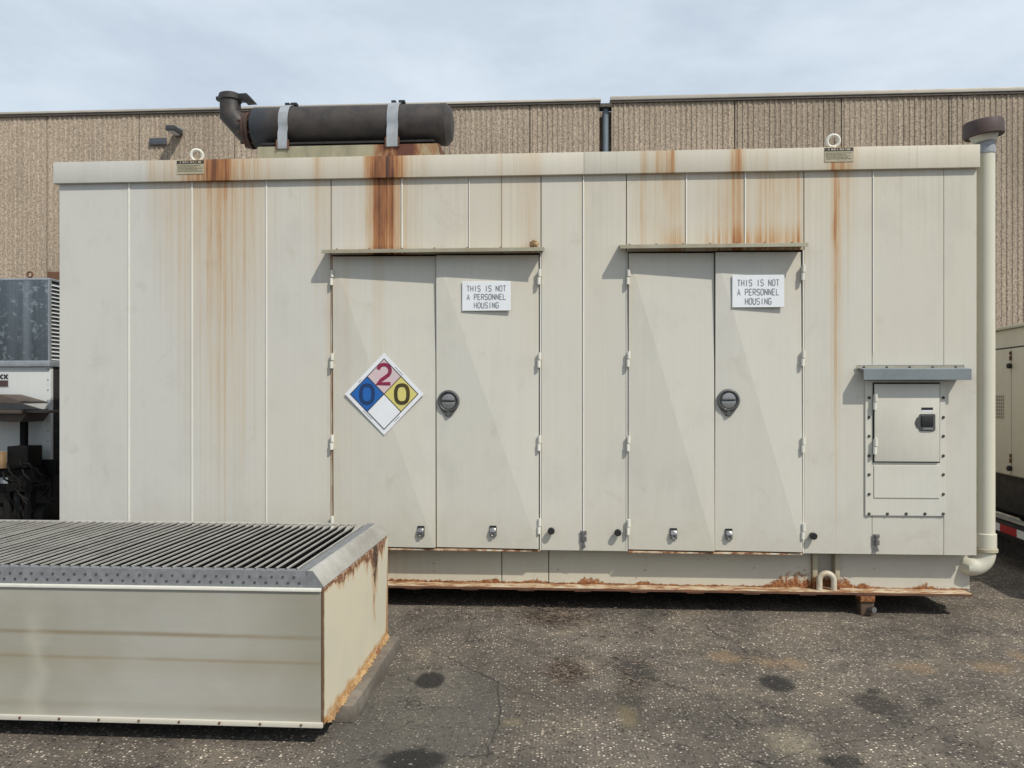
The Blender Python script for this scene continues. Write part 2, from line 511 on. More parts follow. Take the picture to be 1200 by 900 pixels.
m_handle = simple("cast_zinc_handle", (0.135, 0.137, 0.135), 0.40, 0.5, 0.15, 60, 0.1)
m_handle_light = simple("worn_zinc_paddle", (0.30, 0.305, 0.31), 0.30, 0.6, 0.15, 60, 0.1)
m_sign = simple("white_sign_plastic", (0.74, 0.77, 0.80), 0.35, 0.0, 0.03, 20, 0.02)
m_ink = simple("faded_grey_engraving", (0.16, 0.17, 0.19), 0.6, 0.0, 0.15, 60, 0.02, col2=(0.26, 0.27, 0.30))
m_line = simple("black_print", (0.03, 0.03, 0.035), 0.5, 0.0, 0.1)
m_nfpa_white = simple("white_hazard_vinyl", (0.74, 0.76, 0.79), 0.35, 0.0, 0.03, 12, 0.02)
m_nfpa_pink = simple("sun_faded_pink_vinyl", (0.60, 0.44, 0.47), 0.35, 0.0, 0.06, 12, 0.02, col2=(0.55, 0.48, 0.48))
m_nfpa_blue = simple("blue_hazard_vinyl", (0.012, 0.115, 0.40), 0.35, 0.0, 0.08, 12, 0.02)
m_nfpa_yellow = simple("yellow_hazard_vinyl", (0.62, 0.54, 0.15), 0.35, 0.0, 0.05, 12, 0.02, col2=(0.56, 0.52, 0.22))
m_red = simple("crimson_digit_print", (0.33, 0.012, 0.06), 0.45, 0.0, 0.2, 8, 0.02, col2=(0.16, 0.012, 0.05))
m_bluedigit = simple("dark_blue_digit_print", (0.006, 0.035, 0.13), 0.45, 0.0, 0.1)
m_browndigit = simple("brown_black_digit_print", (0.075, 0.05, 0.008), 0.45, 0.0, 0.2, 8, 0.02, col2=(0.03, 0.025, 0.01))
m_label = simple("tan_label_plastic", (0.40, 0.36, 0.25), 0.5, 0.0, 0.1, 40, 0.02)
m_label_head = simple("label_header_print", (0.045, 0.035, 0.022), 0.5, 0.0, 0.1)
m_label_ink = simple("label_text_print", (0.15, 0.14, 0.085), 0.6, 0.0, 0.1)
m_label_pale = simple("label_pale_print", (0.42, 0.38, 0.30), 0.6, 0.0, 0.1)


m_seam = simple("pale_seam_paint", (0.74, 0.73, 0.67), 0.4, 0.0, 0.05)
m_jamb = simple("rust_stained_jamb", (0.52, 0.46, 0.36), 0.5, 0.0, 0.2, 6, 0.1, col2=(0.30, 0.16, 0.07))


def muffler_mat():
    m, nt, b = new_mat("scorched_muffler_steel")
    p, x, y, z = pos_xyz(nt)
    n1 = noise(nt, scaled(nt, p, 3, 3, 3), 3.0, 6, 0.65)
    n2 = noise(nt, scaled(nt, p, 22, 2, 2), 1.0, 3, 0.6)
    c = mixc(nt, smooth(nt, n1, 0.35, 0.62), (0.028, 0.025, 0.024), (0.050, 0.041, 0.036))
    c = mixc(nt, smooth(nt, n2, 0.5, 0.75, 0, 0.6), c, (0.062, 0.047, 0.04))
    c = mixc(nt, smooth(nt, x, -2.3, -2.45, 0, 0.75), c, (0.022, 0.03, 0.042))
    setin(nt, b, Base_Color=c, Roughness=0.62, Metallic=0.15, Normal=bump(nt, n1, 0.25, 0.006))
    return m


m_muffler = muffler_mat()
m_elbow = simple("sooty_pipe_steel", (0.035, 0.033, 0.033), 0.6, 0.2, 0.2, 20, 0.25, col2=(0.06, 0.05, 0.045))


def cradle_mat():
    m, nt, b = new_mat("galvanised_cradle_rust_stained")
    p, x, y, z = pos_xyz(nt)
    n1 = noise(nt, scaled(nt, p, 9, 9, 3), 1.0, 5, 0.65)
    c = mixc(nt, smooth(nt, n1, 0.3, 0.7), (0.32, 0.295, 0.20), (0.22, 0.20, 0.13))
    xs = SX(472, 0.4)
    k = Mt(nt, 'SUBTRACT', 1.0, Mt(nt, 'DIVIDE', Mt(nt, 'ABSOLUTE', Mt(nt, 'SUBTRACT', x, xs)), 0.42), clamp=True)
    k = Mt(nt, 'MULTIPLY', k, smooth(nt, n1, 0.25, 0.6, 0.5, 1.4))
    c = mixc(nt, smooth(nt, k, 0.1, 0.75), c, ramp(nt, k, [(0.1, (0.34, 0.24, 0.08)), (0.5, (0.26, 0.10, 0.03)), (0.9, (0.10, 0.03, 0.015))]))
    setin(nt, b, Base_Color=c, Roughness=0.6, Metallic=0.1, Normal=bump(nt, n1, 0.15, 0.004))
    return m


m_cradle = cradle_mat()


def pipe_mat():
    m, nt, b = new_mat("speckled_cream_pipe")
    p, x, y, z = pos_xyz(nt)
    n1 = noise(nt, p, 90, 3, 0.6)
    c = mixc(nt, noise(nt, p, 2.0, 3), (0.60, 0.585, 0.48), (0.52, 0.50, 0.405))
    c = mixc(nt, smooth(nt, n1, 0.68, 0.74, 0, 0.7), c, (0.30, 0.26, 0.17))
    setin(nt, b, Base_Color=c, Roughness=0.42)
    return m


m_pipe = pipe_mat()


def asphalt_mat():
    m, nt, b = new_mat("worn_asphalt")
    p, x, y, z = pos_xyz(nt)
    flat = N(nt, 'ShaderNodeCombineXYZ', {0: x, 1: y, 2: 0.0}).outputs[0]
    big = noise(nt, flat, 0.9, 5, 0.6, 0.3)
    mid = noise(nt, flat, 4.5, 6, 0.65)
    fine = noise(nt, flat, 60, 4, 0.7)
    c = mixc(nt, smooth(nt, big, 0.33, 0.66), (0.175, 0.150, 0.123), (0.305, 0.260, 0.212))
    c = mixc(nt, smooth(nt, mid, 0.35, 0.68, 0.0, 0.6), c, (0.122, 0.108, 0.094))
    dust = smooth(nt, noise(nt, flat, 1.7, 7, 0.68, 0.6), 0.46, 0.68, 0.0, 0.6)
    c = mixc(nt, dust, c, (0.36, 0.30, 0.225))
    damp = smooth(nt, noise(nt, flat, 2.3, 7, 0.7, 0.9), 0.56, 0.72, 0.0, 0.55)
    c = mixc(nt, damp, c, (0.075, 0.066, 0.056))
    # stones in the surface, each cell of its own shade
    jit = N(nt, 'ShaderNodeVectorMath', {0: flat, 1: scaled(nt, N(nt, 'ShaderNodeTexNoise', {'Vector': flat, 'Scale': 90.0, 'Detail': 3.0}).outputs[1], 0.014, 0.014, 0.0)}, operation='ADD').outputs[0]
    vor = N(nt, 'ShaderNodeTexVoronoi', {'Vector': jit, 'Scale': 58.0, 'Randomness': 1.0}, feature='F1')
    vs = N(nt, 'ShaderNodeSeparateXYZ', {0: vor.outputs['Color']})
    stone = smooth(nt, vor.outputs['Distance'], 0.42, 0.30)
    shade = ramp(nt, vs.outputs[0], [(0.0, 0.18), (0.35, 0.62), (0.65, 1.35), (0.86, 2.1), (1.0, 3.0)])
    sh = Mt(nt, 'ADD', Mt(nt, 'MULTIPLY', Mt(nt, 'SUBTRACT', shade, 0.55), stone), 0.55)
    c = mixc(nt, 1.0, c, N(nt, 'ShaderNodeCombineXYZ', {0: sh, 1: sh, 2: sh}).outputs[0], 'MULTIPLY')
    v2 = N(nt, 'ShaderNodeTexVoronoi', {'Vector': jit, 'Scale': 33.0, 'Randomness': 1.0}, feature='F1')
    v2c = N(nt, 'ShaderNodeSeparateXYZ', {0: v2.outputs['Color']}).outputs[0]
    wr = Mt(nt, 'MULTIPLY', smooth(nt, v2c, 0.70, 1.0, 0.35, 1.15), smooth(nt, noise(nt, flat, 2.6, 4, 0.6), 0.35, 0.65, 0.55, 1.1))
    white = Mt(nt, 'MULTIPLY', smooth(nt, Mt(nt, 'DIVIDE', v2.outputs['Distance'], wr), 0.25, 0.15), Mt(nt, 'GREATER_THAN', v2c, 0.73))
    c = mixc(nt, Mt(nt, 'MULTIPLY', white, 0.7), c, mixc(nt, vs.outputs[2], (0.54, 0.48, 0.41), (0.27, 0.24, 0.20)))
    c = mixc(nt, smooth(nt, fine, 0.32, 0.5, 0.75, 0.0), c, (0.04, 0.036, 0.031))
    # oil drips, tar spots, rust water marks, pale grit
    warp = Mt(nt, 'MULTIPLY', Mt(nt, 'SUBTRACT', noise(nt, flat, 11, 7, 0.75), 0.5), 1.5)

    def spot(u, v, ru, rv, col, amt, soft=0.35, w=1.0):
        nonlocal c
        gx, gy = G(u, v)
        rx = abs(G(u + ru, v)[0] - gx)
        ry = abs(G(u, v + rv)[1] - gy)
        dx = Mt(nt, 'DIVIDE', Mt(nt, 'SUBTRACT', x, gx), rx)
        dy = Mt(nt, 'DIVIDE', Mt(nt, 'SUBTRACT', y, gy), ry)
        d = Mt(nt, 'SQRT', Mt(nt, 'ADD', Mt(nt, 'MULTIPLY', dx, dx), Mt(nt, 'MULTIPLY', dy, dy)))
        d = Mt(nt, 'ADD', d, Mt(nt, 'MULTIPLY', warp, w * 1.5))
        c = mixc(nt, smooth(nt, d, 1.0 + soft, 1.0 - soft, 0.0, amt), c, col)
    tar = (0.014, 0.014, 0.014)
    spot(490, 838, 95, 85, (0.095, 0.092, 0.082), 0.55, 0.3, 0.5)
    spot(504, 797, 17, 10, tar, 0.85, 0.2, 0.35)
    spot(483, 891, 38, 14, tar, 0.85, 0.25, 0.4)
    spot(910, 801, 20, 10, tar, 0.8, 0.25, 0.4)
    spot(1026, 825, 24, 12, (0.035, 0.031, 0.026), 0.75, 0.35, 0.6)
    spot(1024, 810, 10, 3, tar, 0.7)
    spot(985, 893, 25, 9, tar, 0.75, 0.4)
    spot(1095, 823, 12, 5, (0.03, 0.028, 0.025), 0.6)
    spot(664, 786, 20, 16, (0.040, 0.026, 0.018), 0.75, 0.5, 0.8)
    spot(652, 722, 40, 12, (0.045, 0.030, 0.020), 0.75, 0.5, 0.8)
    spot(745, 787, 22, 20, (0.022, 0.021, 0.019), 0.6, 0.5, 1.1)
    spot(738, 822, 14, 26, (0.035, 0.031, 0.025), 0.5, 0.5, 0.9)
    for (u, v, a) in ((900, 776, 14), (930, 778, 14), (1075, 783, 20), (1165, 782, 24), (1198, 770, 12), (850, 770, 16)):
        spot(u, v, a, 6, (0.34, 0.22, 0.11), 0.33, 0.7, 1.3)
    spot(930, 872, 26, 16, (0.36, 0.31, 0.21), 0.32, 0.7, 1.6)
    spot(600, 846, 12, 5, (0.22, 0.18, 0.10), 0.4, 0.5)
    spot(735, 840, 12, 12, (0.24, 0.19, 0.10), 0.4, 0.5)
    # hairline cracks
    wv = N(nt, 'ShaderNodeVectorMath', {0: flat, 1: N(nt, 'ShaderNodeTexNoise', {'Vector': flat, 'Scale': 3.0, 'Detail': 4.0}).outputs[1]}, operation='ADD').outputs[0]
    ve = N(nt, 'ShaderNodeTexVoronoi', {'Vector': wv, 'Scale': 0.75}, feature='DISTANCE_TO_EDGE').outputs['Distance']
    crack = Mt(nt, 'MULTIPLY', smooth(nt, ve, 0.012, 0.002), smooth(nt, mid, 0.45, 0.6, 0.0, 0.5))
    c = mixc(nt, crack, c, (0.022, 0.020, 0.018))
    hgt = Mt(nt, 'ADD', Mt(nt, 'MULTIPLY', stone, Mt(nt, 'ADD', 0.4, vs.outputs[1])), Mt(nt, 'MULTIPLY', fine, 0.9))
    hgt = Mt(nt, 'ADD', hgt, Mt(nt, 'MULTIPLY', white, 0.7))
    hgt = Mt(nt, 'SUBTRACT', hgt, Mt(nt, 'MULTIPLY', crack, 1.5))
    nrm = bump(nt, hgt, 1.0, 0.008)
    setin(nt, b, Base_Color=c, Roughness=0.88, Normal=nrm)
    b.inputs['Specular IOR Level'].default_value = 0.25
    return m


TOP_HINT = 7.95


def concrete_mat():
    m, nt, b = new_mat("ribbed_aggregate_concrete")
    p, x, y, z = pos_xyz(nt)
    agg = noise(nt, scaled(nt, p, 1, 1, 0.8), 27, 5, 0.78)
    agg2 = noise(nt, p, 42, 3, 0.6)
    big = noise(nt, p, 0.35, 4, 0.55)
    st = noise(nt, scaled(nt, p, 7, 7, 0.25), 1.0, 4, 0.6)
    c = mixc(nt, smooth(nt, agg, 0.34, 0.62), (0.205, 0.160, 0.120), (0.585, 0.485, 0.375))
    c = mixc(nt, smooth(nt, agg2, 0.55, 0.72, 0, 0.6), c, (0.62, 0.53, 0.42))
    c = mixc(nt, smooth(nt, st, 0.3, 0.7, 0.0, 0.3), c, (0.25, 0.198, 0.15))
    rnd = N(nt, 'ShaderNodeObjectInfo').outputs['Random']
    k = Mt(nt, 'MULTIPLY', smooth(nt, big, 0.35, 0.65, 0.90, 1.06), Mt(nt, 'ADD', 0.96, Mt(nt, 'MULTIPLY', rnd, 0.08)))
    c = mixc(nt, 1.0, c, N(nt, 'ShaderNodeCombineXYZ', {0: k, 1: k, 2: k}).outputs[0], 'MULTIPLY')
    run = Mt(nt, 'MULTIPLY', smooth(nt, noise(nt, scaled(nt, p, 2.2, 2.2, 0.12), 1.0, 4, 0.6), 0.5, 0.68, 0.0, 0.35), smooth(nt, z, TOP_HINT - 3.0, TOP_HINT, 0.25, 1.0))
    c = mixc(nt, run, c, (0.20, 0.165, 0.13))
    h = Mt(nt, 'ADD', agg, Mt(nt, 'MULTIPLY', agg2, 0.4))
    setin(nt, b, Base_Color=c, Roughness=0.9, Normal=bump(nt, h, 0.9, 0.03))
    b.inputs['Specular IOR Level'].default_value = 0.2
    return m


m_asphalt = asphalt_mat()
m_concrete = concrete_mat()
m_coping = simple("weathered_coping_metal", (0.46, 0.42, 0.36), 0.5, 0.1, 0.1, 3.0, 0.05)
m_coping_dark = simple("coping_underside", (0.10, 0.085, 0.07), 0.8)
m_downpipe = simple("slate_downspout_paint", (0.17, 0.21, 0.25), 0.5, 0.1, 0.1)
m_fixture = simple("dark_lamp_housing", (0.045, 0.05, 0.055), 0.5)
m_plate = simple("slate_wall_plate", (0.075, 0.085, 0.10), 0.6)

# ------------------------------------------------------------------ ground
g = MB()
g.add([(-300, -200, 0), (300, -200, 0), (300, 400, 0), (-300, 400, 0)], [(0, 1, 2, 3)])
ground = part('asphalt_lot', g, m_asphalt)
ground['kind'] = 'structure'

# ------------------------------------------------------------------ warehouse behind
BY = 11.0
TOPZ = S(600, 121.5, BY)[1]
bld = thing('warehouse_building', 'long tan ribbed concrete warehouse wall rising behind the cream container', 'building', (0, BY, 0))
joints = [-22.9, -20.5, -18.1, -15.7, SX(0, BY) - 0.6, SX(55, BY), SX(163, BY), SX(275, BY), SX(390, BY), SX(506, BY), SX(621, BY), SX(703, BY)]
joints2 = [SX(716, BY), SX(861, BY), SX(986, BY), SX(1112, BY), SX(1240, BY), SX(1370, BY), SX(1500, BY), SX(1640, BY)]
rp = 0.112


def ribbed(x0, x1):
    prof = [(x0, BY + 0.22), (x0, BY)]
    n = max(2, int(round((x1 - x0 - 0.06) / rp)))
    w = (x1 - x0 - 0.06) / n
    for i in range(n):
        a = x0 + 0.03 + i * w
        j = random.uniform(-0.006, 0.006)
        dd = random.uniform(0.009, 0.019)
        prof += [(a + w * 0.08, BY), (a + w * 0.16, BY - dd), (a + w * 0.50 + j, BY - dd), (a + w * 0.62 + j, BY)]
    prof += [(x1, BY), (x1, BY + 0.22)]
    mb = MB()
    nn = len(prof)
    for zz in (0.0, TOPZ - 0.005):
        mb.v += [(px, py, zz) for px, py in prof]
    mb.f += [(i, i + 1, i + 1 + nn, i + nn) for i in range(nn - 1)]
    return mb


for L in (joints, joints2):
    for a, b_ in zip(L[:-1], L[1:]):
        part('concrete_panel', ribbed(a + 0.012, b_ - 0.012), m_concrete, bld)
core = MB().box(joints[0], joints[-1] - 0.05, BY + 0.225, BY + 14, 0, TOPZ - 0.06)
core.box(joints2[0] + 0.05, joints2[-1], BY + 0.225, BY + 14, 0, TOPZ - 0.06)
core.box(joints[-1] - 0.05, joints2[0] + 0.05, BY + 0.34, BY + 14, 0, TOPZ - 0.10)
part('wall_core', core, m_concrete, bld)
for a, b_, dz in ((joints[0], joints[-1] + 0.02, 0.0), (joints2[0] - 0.02, joints2[-1], 0.03)):
    part('coping', MB().box(a, b_, BY - 0.075, BY + 0.5, TOPZ, TOPZ + 0.05 + dz), m_coping, bld, bevel=0.008)
    part('coping_drip_edge', MB().box(a + 0.004, b_ - 0.004, BY - 0.055, BY + 0.4, TOPZ - 0.05, TOPZ - 0.002), m_coping_dark, bld)
dsx = SX(709.5, BY)
ds = MB().cyl((dsx + 0.01, BY + 0.10, 0.1), (dsx + 0.01, BY + 0.10, TOPZ - 0.12), 0.068, 16)
dsp = part('downspout', ds, m_downpipe, bld, smooth_angle=40)
part('gutter_outlet', MB().box(dsx - 0.12, dsx + 0.13, BY - 0.05, BY + 0.24, TOPZ - 0.13, TOPZ - 0.055), m_coping_dark, dsp)
# wall lamp and wall plate
lx, lz = S(210, 157.5, BY)
lamp = MB().box(lx - 0.10, lx + 0.10, BY - 0.42, BY - 0.02, lz - 0.045, lz + 0.07)
wl = part('wall_lamp', lamp, m_fixture, bld, bevel=0.02, label='small dark wall lamp under the coping left of the muffler')
part('lamp_arm', MB().box(lx + 0.01, lx + 0.09, BY - 0.16, BY + 0.005, lz + 0.071, lz + 0.11), m_galv, wl)
part('lamp_lens', MB().box(lx - 0.07, lx + 0.07, BY - 0.38, BY - 0.1, lz - 0.06, lz - 0.047), m_sign, wl)
px_, pz_ = S(186.5, 166.5, BY)
part('wall_plate', MB().box(px_ - 0.2, px_ + 0.2, BY - 0.06, BY - 0.036, pz_ - 0.075, pz_ + 0.075), m_plate, bld, bevel=0.006)

# ------------------------------------------------------------------ the container
ZB, ZF0, ZF1, DEP = 0.45, 3.225, 3.388, 2.6
box = thing('equipment_container', 'long cream steel equipment container with two double doors and rust streaks down its front', 'container',
            ((XL + XR) / 2, DEP / 2, 0))
x1L, x1M, x1R = SX(390), SX(511), SX(632)
x2L, x2M, x2R = SX(736), SX(837.5), SX(940)
DZ0, DZ1 = 0.462, 2.645
GAP = 0.003
# roof trim in two lengths that meet above the space between the doors
xm = SX(684)
part('roof_trim', MB().box(SX(65.5), xm, -0.032, 0.05, ZF0, ZF1), m_fascia, box, bevel=0.004)
part('roof_trim', MB().box(xm + 0.0008, XR + 0.006, -0.032, 0.05, ZF0, ZF1), m_fascia2, box, bevel=0.004)
part('roof', MB().prism([(0.052, ZF1 - 0.02), (DEP + 0.03, ZF1 - 0.02), (DEP + 0.03, ZF1 + 0.0), (DEP / 2, ZF1 + 0.02), (0.052, ZF1 - 0.004)], 'x', XL, XR), m_cream, box)
part('end_wall', MB().box(XL + 0.002, XL + 0.06, 0.06, DEP - 0.06, ZB, ZF1 - 0.03), m_cream, box)
part('end_wall', MB().box(XR - 0.06, XR - 0.002, 0.06, DEP - 0.06, ZB, ZF1 - 0.03), m_cream, box)
part('rear_wall', MB().box(XL + 0.002, XR - 0.002, DEP - 0.055, DEP, ZB, ZF1 - 0.03), m_cream, box)
part('inner_frame', MB().box(XL + 0.07, XR - 0.07, 0.042, 0.058, ZB + 0.012, ZF1 - 0.03), m_dark, box)
part('floor_deck', MB().box(XL + 0.01, XR - 0.01, 0.062, DEP - 0.062, ZB + 0.002, ZB + 0.05), m_dark, box)


def wall_panel(u0, u1, z0, z1, lip=True, mat=None, x0=None, x1=None):
    a = x0 if x0 is not None else SX(u0)
    b2 = x1 if x1 is not None else SX(u1)
    mb = MB()
    a += GAP * 0.5
    b2 -= GAP * 0.5
    lw, lp = 0.008, (0.010 if lip else 0.0)
    # a tray with a folded lip standing proud along its right edge
    prof = [(a, 0.04), (a, 0.0), (b2 - lw, 0.0), (b2 - lw + 0.001, -lp), (b2, -lp), (b2, 0.04)] if lip else [(a, 0.04), (a, 0.0), (b2, 0.0), (b2, 0.04)]
    mb.prism(prof, 'z', z0, z1)
    if mat is None:
        mat = m_body if (u0 + u1) / 2 < 655 else m_body2
    return part('wall_panel', mb, mat, box, bevel=0.0012, segs=1)


ZT = ZF0 + 0.06
for a, b2 in ((67, 150), (150, 224), (224, 311), (311, 388)):
    wall_panel(a, b2, ZB, ZT, lip=False, x0=XL if a == 67 else None, x1=x1L - 0.016 if b2 == 388 else None)
for a, b2 in ((388, 470), (470, 549), (549, 587.5), (587.5, 631)):
    wall_panel(a, b2, DZ1 + 0.012, ZT, lip=False, x1=x1R + 0.011 if b2 == 631 else None, x0=x1L - 0.012 if a == 388 else None)
wall_panel(631, 682.5, ZB, ZT, x0=x1R + 0.014, lip=False)
wall_panel(682.5, 735, ZB, ZT, x1=x2L - 0.014, mat=m_body2, lip=False)
for a, b2 in ((735, 803), (803, 872), (872, 941)):
    wall_panel(a, b2, DZ1 + 0.012, ZT, lip=False, x0=x2L - 0.011 if a == 735 else None, x1=x2R + 0.011 if b2 == 941 else None)
wall_panel(941, 1022, ZB, ZT, x0=x2R + 0.014, lip=False)
wall_panel(1022, 1106, ZB, ZT, lip=False)
wall_panel(1106, 1146, ZB, ZT, lip=False, x1=XR - 0.002)
# pale folded seam strips, each beside its open joint
for u, w, zlo in ((150, 0.013, ZB), (224, 0.011, ZB), (311, 0.011, ZB), (470, 0.010, DZ1 + 0.012), (549, 0.006, DZ1 + 0.012), (682.5, 0.009, ZB), (803, 0.008, DZ1 + 0.012),
                  (872, 0.008, DZ1 + 0.012), (1022, 0.006, 1.9)):
    part('seam_strip', MB().box(SX(u) + 0.0035, SX(u) + 0.0035 + w, -0.006, -0.0006, zlo + 0.002, ZF0 + 0.02), m_seam, box)
# jambs beside the doors
for xj, sgn in ((x1L, -1), (x1R, 1), (x2L, -1), (x2R, 1)):
    a, b2 = sorted((xj + sgn * 0.0045, xj + sgn * 0.0125))
    part('door_jamb', MB().box(a, b2, -0.004, 0.035, ZB, DZ1 + 0.01), m_jamb if xj == x1L else m_seam, box)
m_sill, nt, b = new_mat("flaking_sill_paint")
p, x, y, z = pos_xyz(nt)
n1 = noise(nt, scaled(nt, p, 1.0, 3.0, 1.0), 11, 6, 0.7)
c = ramp(nt, n1, [(0.40, (0.55, 0.50, 0.40)), (0.50, (0.46, 0.30, 0.17)), (0.56, (0.22, 0.09, 0.04)), (0.68, (0.08, 0.04, 0.025))])
setin(nt, b, Base_Color=c, Roughness=0.7)
# bottom drip edge below the doors
for a, b2 in ((x1L, x1R), (x2L, x2R)):
    part('door_sill', MB().box(a, b2, -0.006, 0.04, ZB - 0.012, DZ0 - 0.012), m_sill, box, bevel=0.002)

# hinge / latch meshes are shared
hb = MB()
for z0, z1, dx in ((-0.056, -0.004, -0.003), (0.004, 0.056, 0.003)):
    hb.cyl((dx, -0.022, z0), (dx, -0.022, z1), 0.0125, 12)
hb.box(-0.006, 0.006, -0.014, 0.01, -0.05, 0.05)
hinge_mesh = mesh_of(hb, 'hinge', m_white_steel, (0, 0, 0), smooth_angle=40)

hd = MB()
hd.lathe((0, 0, 0), (0, -1, 0), [(0.078, 0.0), (0.083, 0.010), (0.080, 0.018), (0.070, 0.021), (0.063, 0.013), (0.056, 0.007)], 36)
tabp = [(-0.066, -0.052), (0.066, -0.052), (0.026, -0.106), (0.012, -0.116), (-0.012, -0.116), (-0.026, -0.106)]
hd.prism(tabp, 'y', -0.010, 0.0)
hd.cyl((0, -0.008, -0.095), (0, -0.020, -0.095), 0.017, 16)
handle_mesh = mesh_of(hd, 'door_handle', m_handle, (0, 0, 0), smooth_angle=40)
pd = MB()
half = [(0.050 * math.cos(t), 0.050 * math.sin(t) + 0.004) for t in [math.pi * i / 12 for i in range(13)]]
pd.prism(half, 'y', -0.024, -0.007)
pd.prism([(0.052 * math.cos(t), 0.052 * math.sin(t) - 0.008) for t in [math.pi + math.pi * i / 12 for i in range(13)]], 'y', -0.016, -0.007)
paddle_mesh = mesh_of(pd, 'paddle', m_handle_light, (0, 0, 0), bevel=0.005)

lt = MB()
lt.box(-0.027, 0.027, -0.004, 0.0, -0.036, 0.040)
lt.prism([(-0.004, 0.030), (-0.022, 0.022), (-0.030, -0.004), (-0.012, -0.010), (-0.004, 0.0)], 'x', -0.022, 0.022)
lt.torus((0, -0.022, -0.020), (0, 1, 0), 0.014, 0.005, 16, 8)
lt.box(-0.025, 0.025, -0.016, -0.005, -0.036, -0.008)
latch_mesh = mesh_of(lt, 'hasp_latch', m_chrome, (0, 0, 0), bevel=0.0015, segs=1)
ll = MB().box(-0.024, 0.024, -0.009, -0.0045, 0.028, 0.040)
latch_slot_mesh = mesh_of(ll, 'latch_slot', m_black, (0, 0, 0))


def door(xa, xb, hinge_left, handle_uv, latch_uv, hinges):
    a, b2 = xa + 0.004, xb - 0.004
    z0, z1, f = DZ0, DZ1 - 0.004, 0.010
    # cross-broken sheet: the fold runs from the top left corner to the bottom right one
    k = 0.031
    mb = MB()
    vs = [(a, f, z0), (b2, f - k, z0), (b2, f, z1), (a, f - k, z1), (a, 0.038, z0), (b2, 0.038, z0), (b2, 0.038, z1), (a, 0.038, z1)]
    mb.add(vs, [(0, 1, 3), (1, 2, 3), (4, 7, 6, 5), (0, 4, 5, 1), (1, 5, 6, 2), (2, 6, 7, 3), (3, 7, 4, 0)])
    d = part('door', mb, m_door, box)

    def surf(x, z):                                  # y of the folded sheet
        s, t = (x - a) / (b2 - a), (z - z0) / (z1 - z0)
        return f - k * (1 - abs(s + t - 1))
    for u, v in hinges:
        x, z = S(u, v)
        link('hinge', hinge_mesh, d, (xa if hinge_left else xb, -0.004, z))
    if handle_uv:
        x, z = S(*handle_uv)
        link('door_handle', handle_mesh, d, (x, surf(x, z) + 0.001, z))
        link('paddle', paddle_mesh, d, (x, surf(x, z) - 0.001, z))
    x, z = S(*latch_uv)
    link('hasp_latch', latch_mesh, d, (x, surf(x, z) - 0.001, z))
    link('latch_slot', latch_slot_mesh, d, (x, surf(x, z) - 0.001, z + 0.001))
    d['surf'] = 0
    return d, surf


d1, surf1 = door(x1L, x1M, True, None, (494, 622), [(390, 326), (390, 423), (390, 518), (390, 613)])
d2, surf2 = door(x1M, x1R, False, (526, 470), (578, 622), [(631, 325), (631, 422), (631, 519), (631, 616)])
d3, surf3 = door(x2L, x2M, True, None, (789, 625), [(735, 325), (735, 421), (735, 519.5), (735, 617)])
d4, surf4 = door(x2M, x2R, False, (853, 469), (854, 626), [(940, 320), (940, 420), (940, 521), (940, 622)])
for d in (d1, d2, d3, d4):
    del d['surf']

m_aw = simple('dirty_awning_paint', (0.36, 0.34, 0.26), 0.5, 0.0, 0.15, 7, 0.1, col2=(0.25, 0.22, 0.15))
# awnings above the doors
for (ua, ub, zc) in ((378, 638, 2.662), (726, 946, 2.672)):
    xa, xb = SX(ua, -0.1), SX(ub, -0.1)
    prof = [(0.0, zc + 0.026), (0.0, zc + 0.020), (-0.120, zc + 0.006), (-0.122, zc - 0.016), (-0.127, zc - 0.016), (-0.127, zc + 0.011), (-0.002, zc + 0.028)]
    aw = part('door_awning', MB().prism(prof, 'x', xa, xb), m_aw, box, bevel=0.001, segs=1)
    bolts = MB()
    nb = 7
    for i in range(nb):
        bx = xa + 0.08 + (xb - xa - 0.16) * i / (nb - 1)
        bolts.lathe((bx, -0.003, zc + 0.034), (0, -1, 0), [(0.008, 0.0), (0.008, 0.005), (0.005, 0.009)], 8)
    part('awning_flange', MB().box(xa + 0.01, xb - 0.01, -0.0028, -0.0005, zc + 0.027, zc + 0.036), m_aw, aw)
    part('awning_bolts', bolts, m_rustdark, aw, stuff=True)

lx_, lz_ = S(626, 286, -0.03)
lm = bmesh.new()
bmesh.ops.create_icosphere(lm, subdivisions=3, radius=0.036)
rgl = random.Random(4)
for vtx in lm.verts:
    vtx.co *= rgl.uniform(0.75, 1.12)
    vtx.co.z *= 0.8
    vtx.co.y *= 0.7
lmesh = bpy.data.meshes.new('sealant_lump')
lm.to_mesh(lmesh)
lm.free()
lmesh.materials.append(simple('crumbling_tan_sealant', (0.40, 0.28, 0.15), 0.9, 0.0, 0.3, 60, 0.5, col2=(0.16, 0.09, 0.045)))
link('sealant_lump', lmesh, box, (lx_, -0.034, lz_))

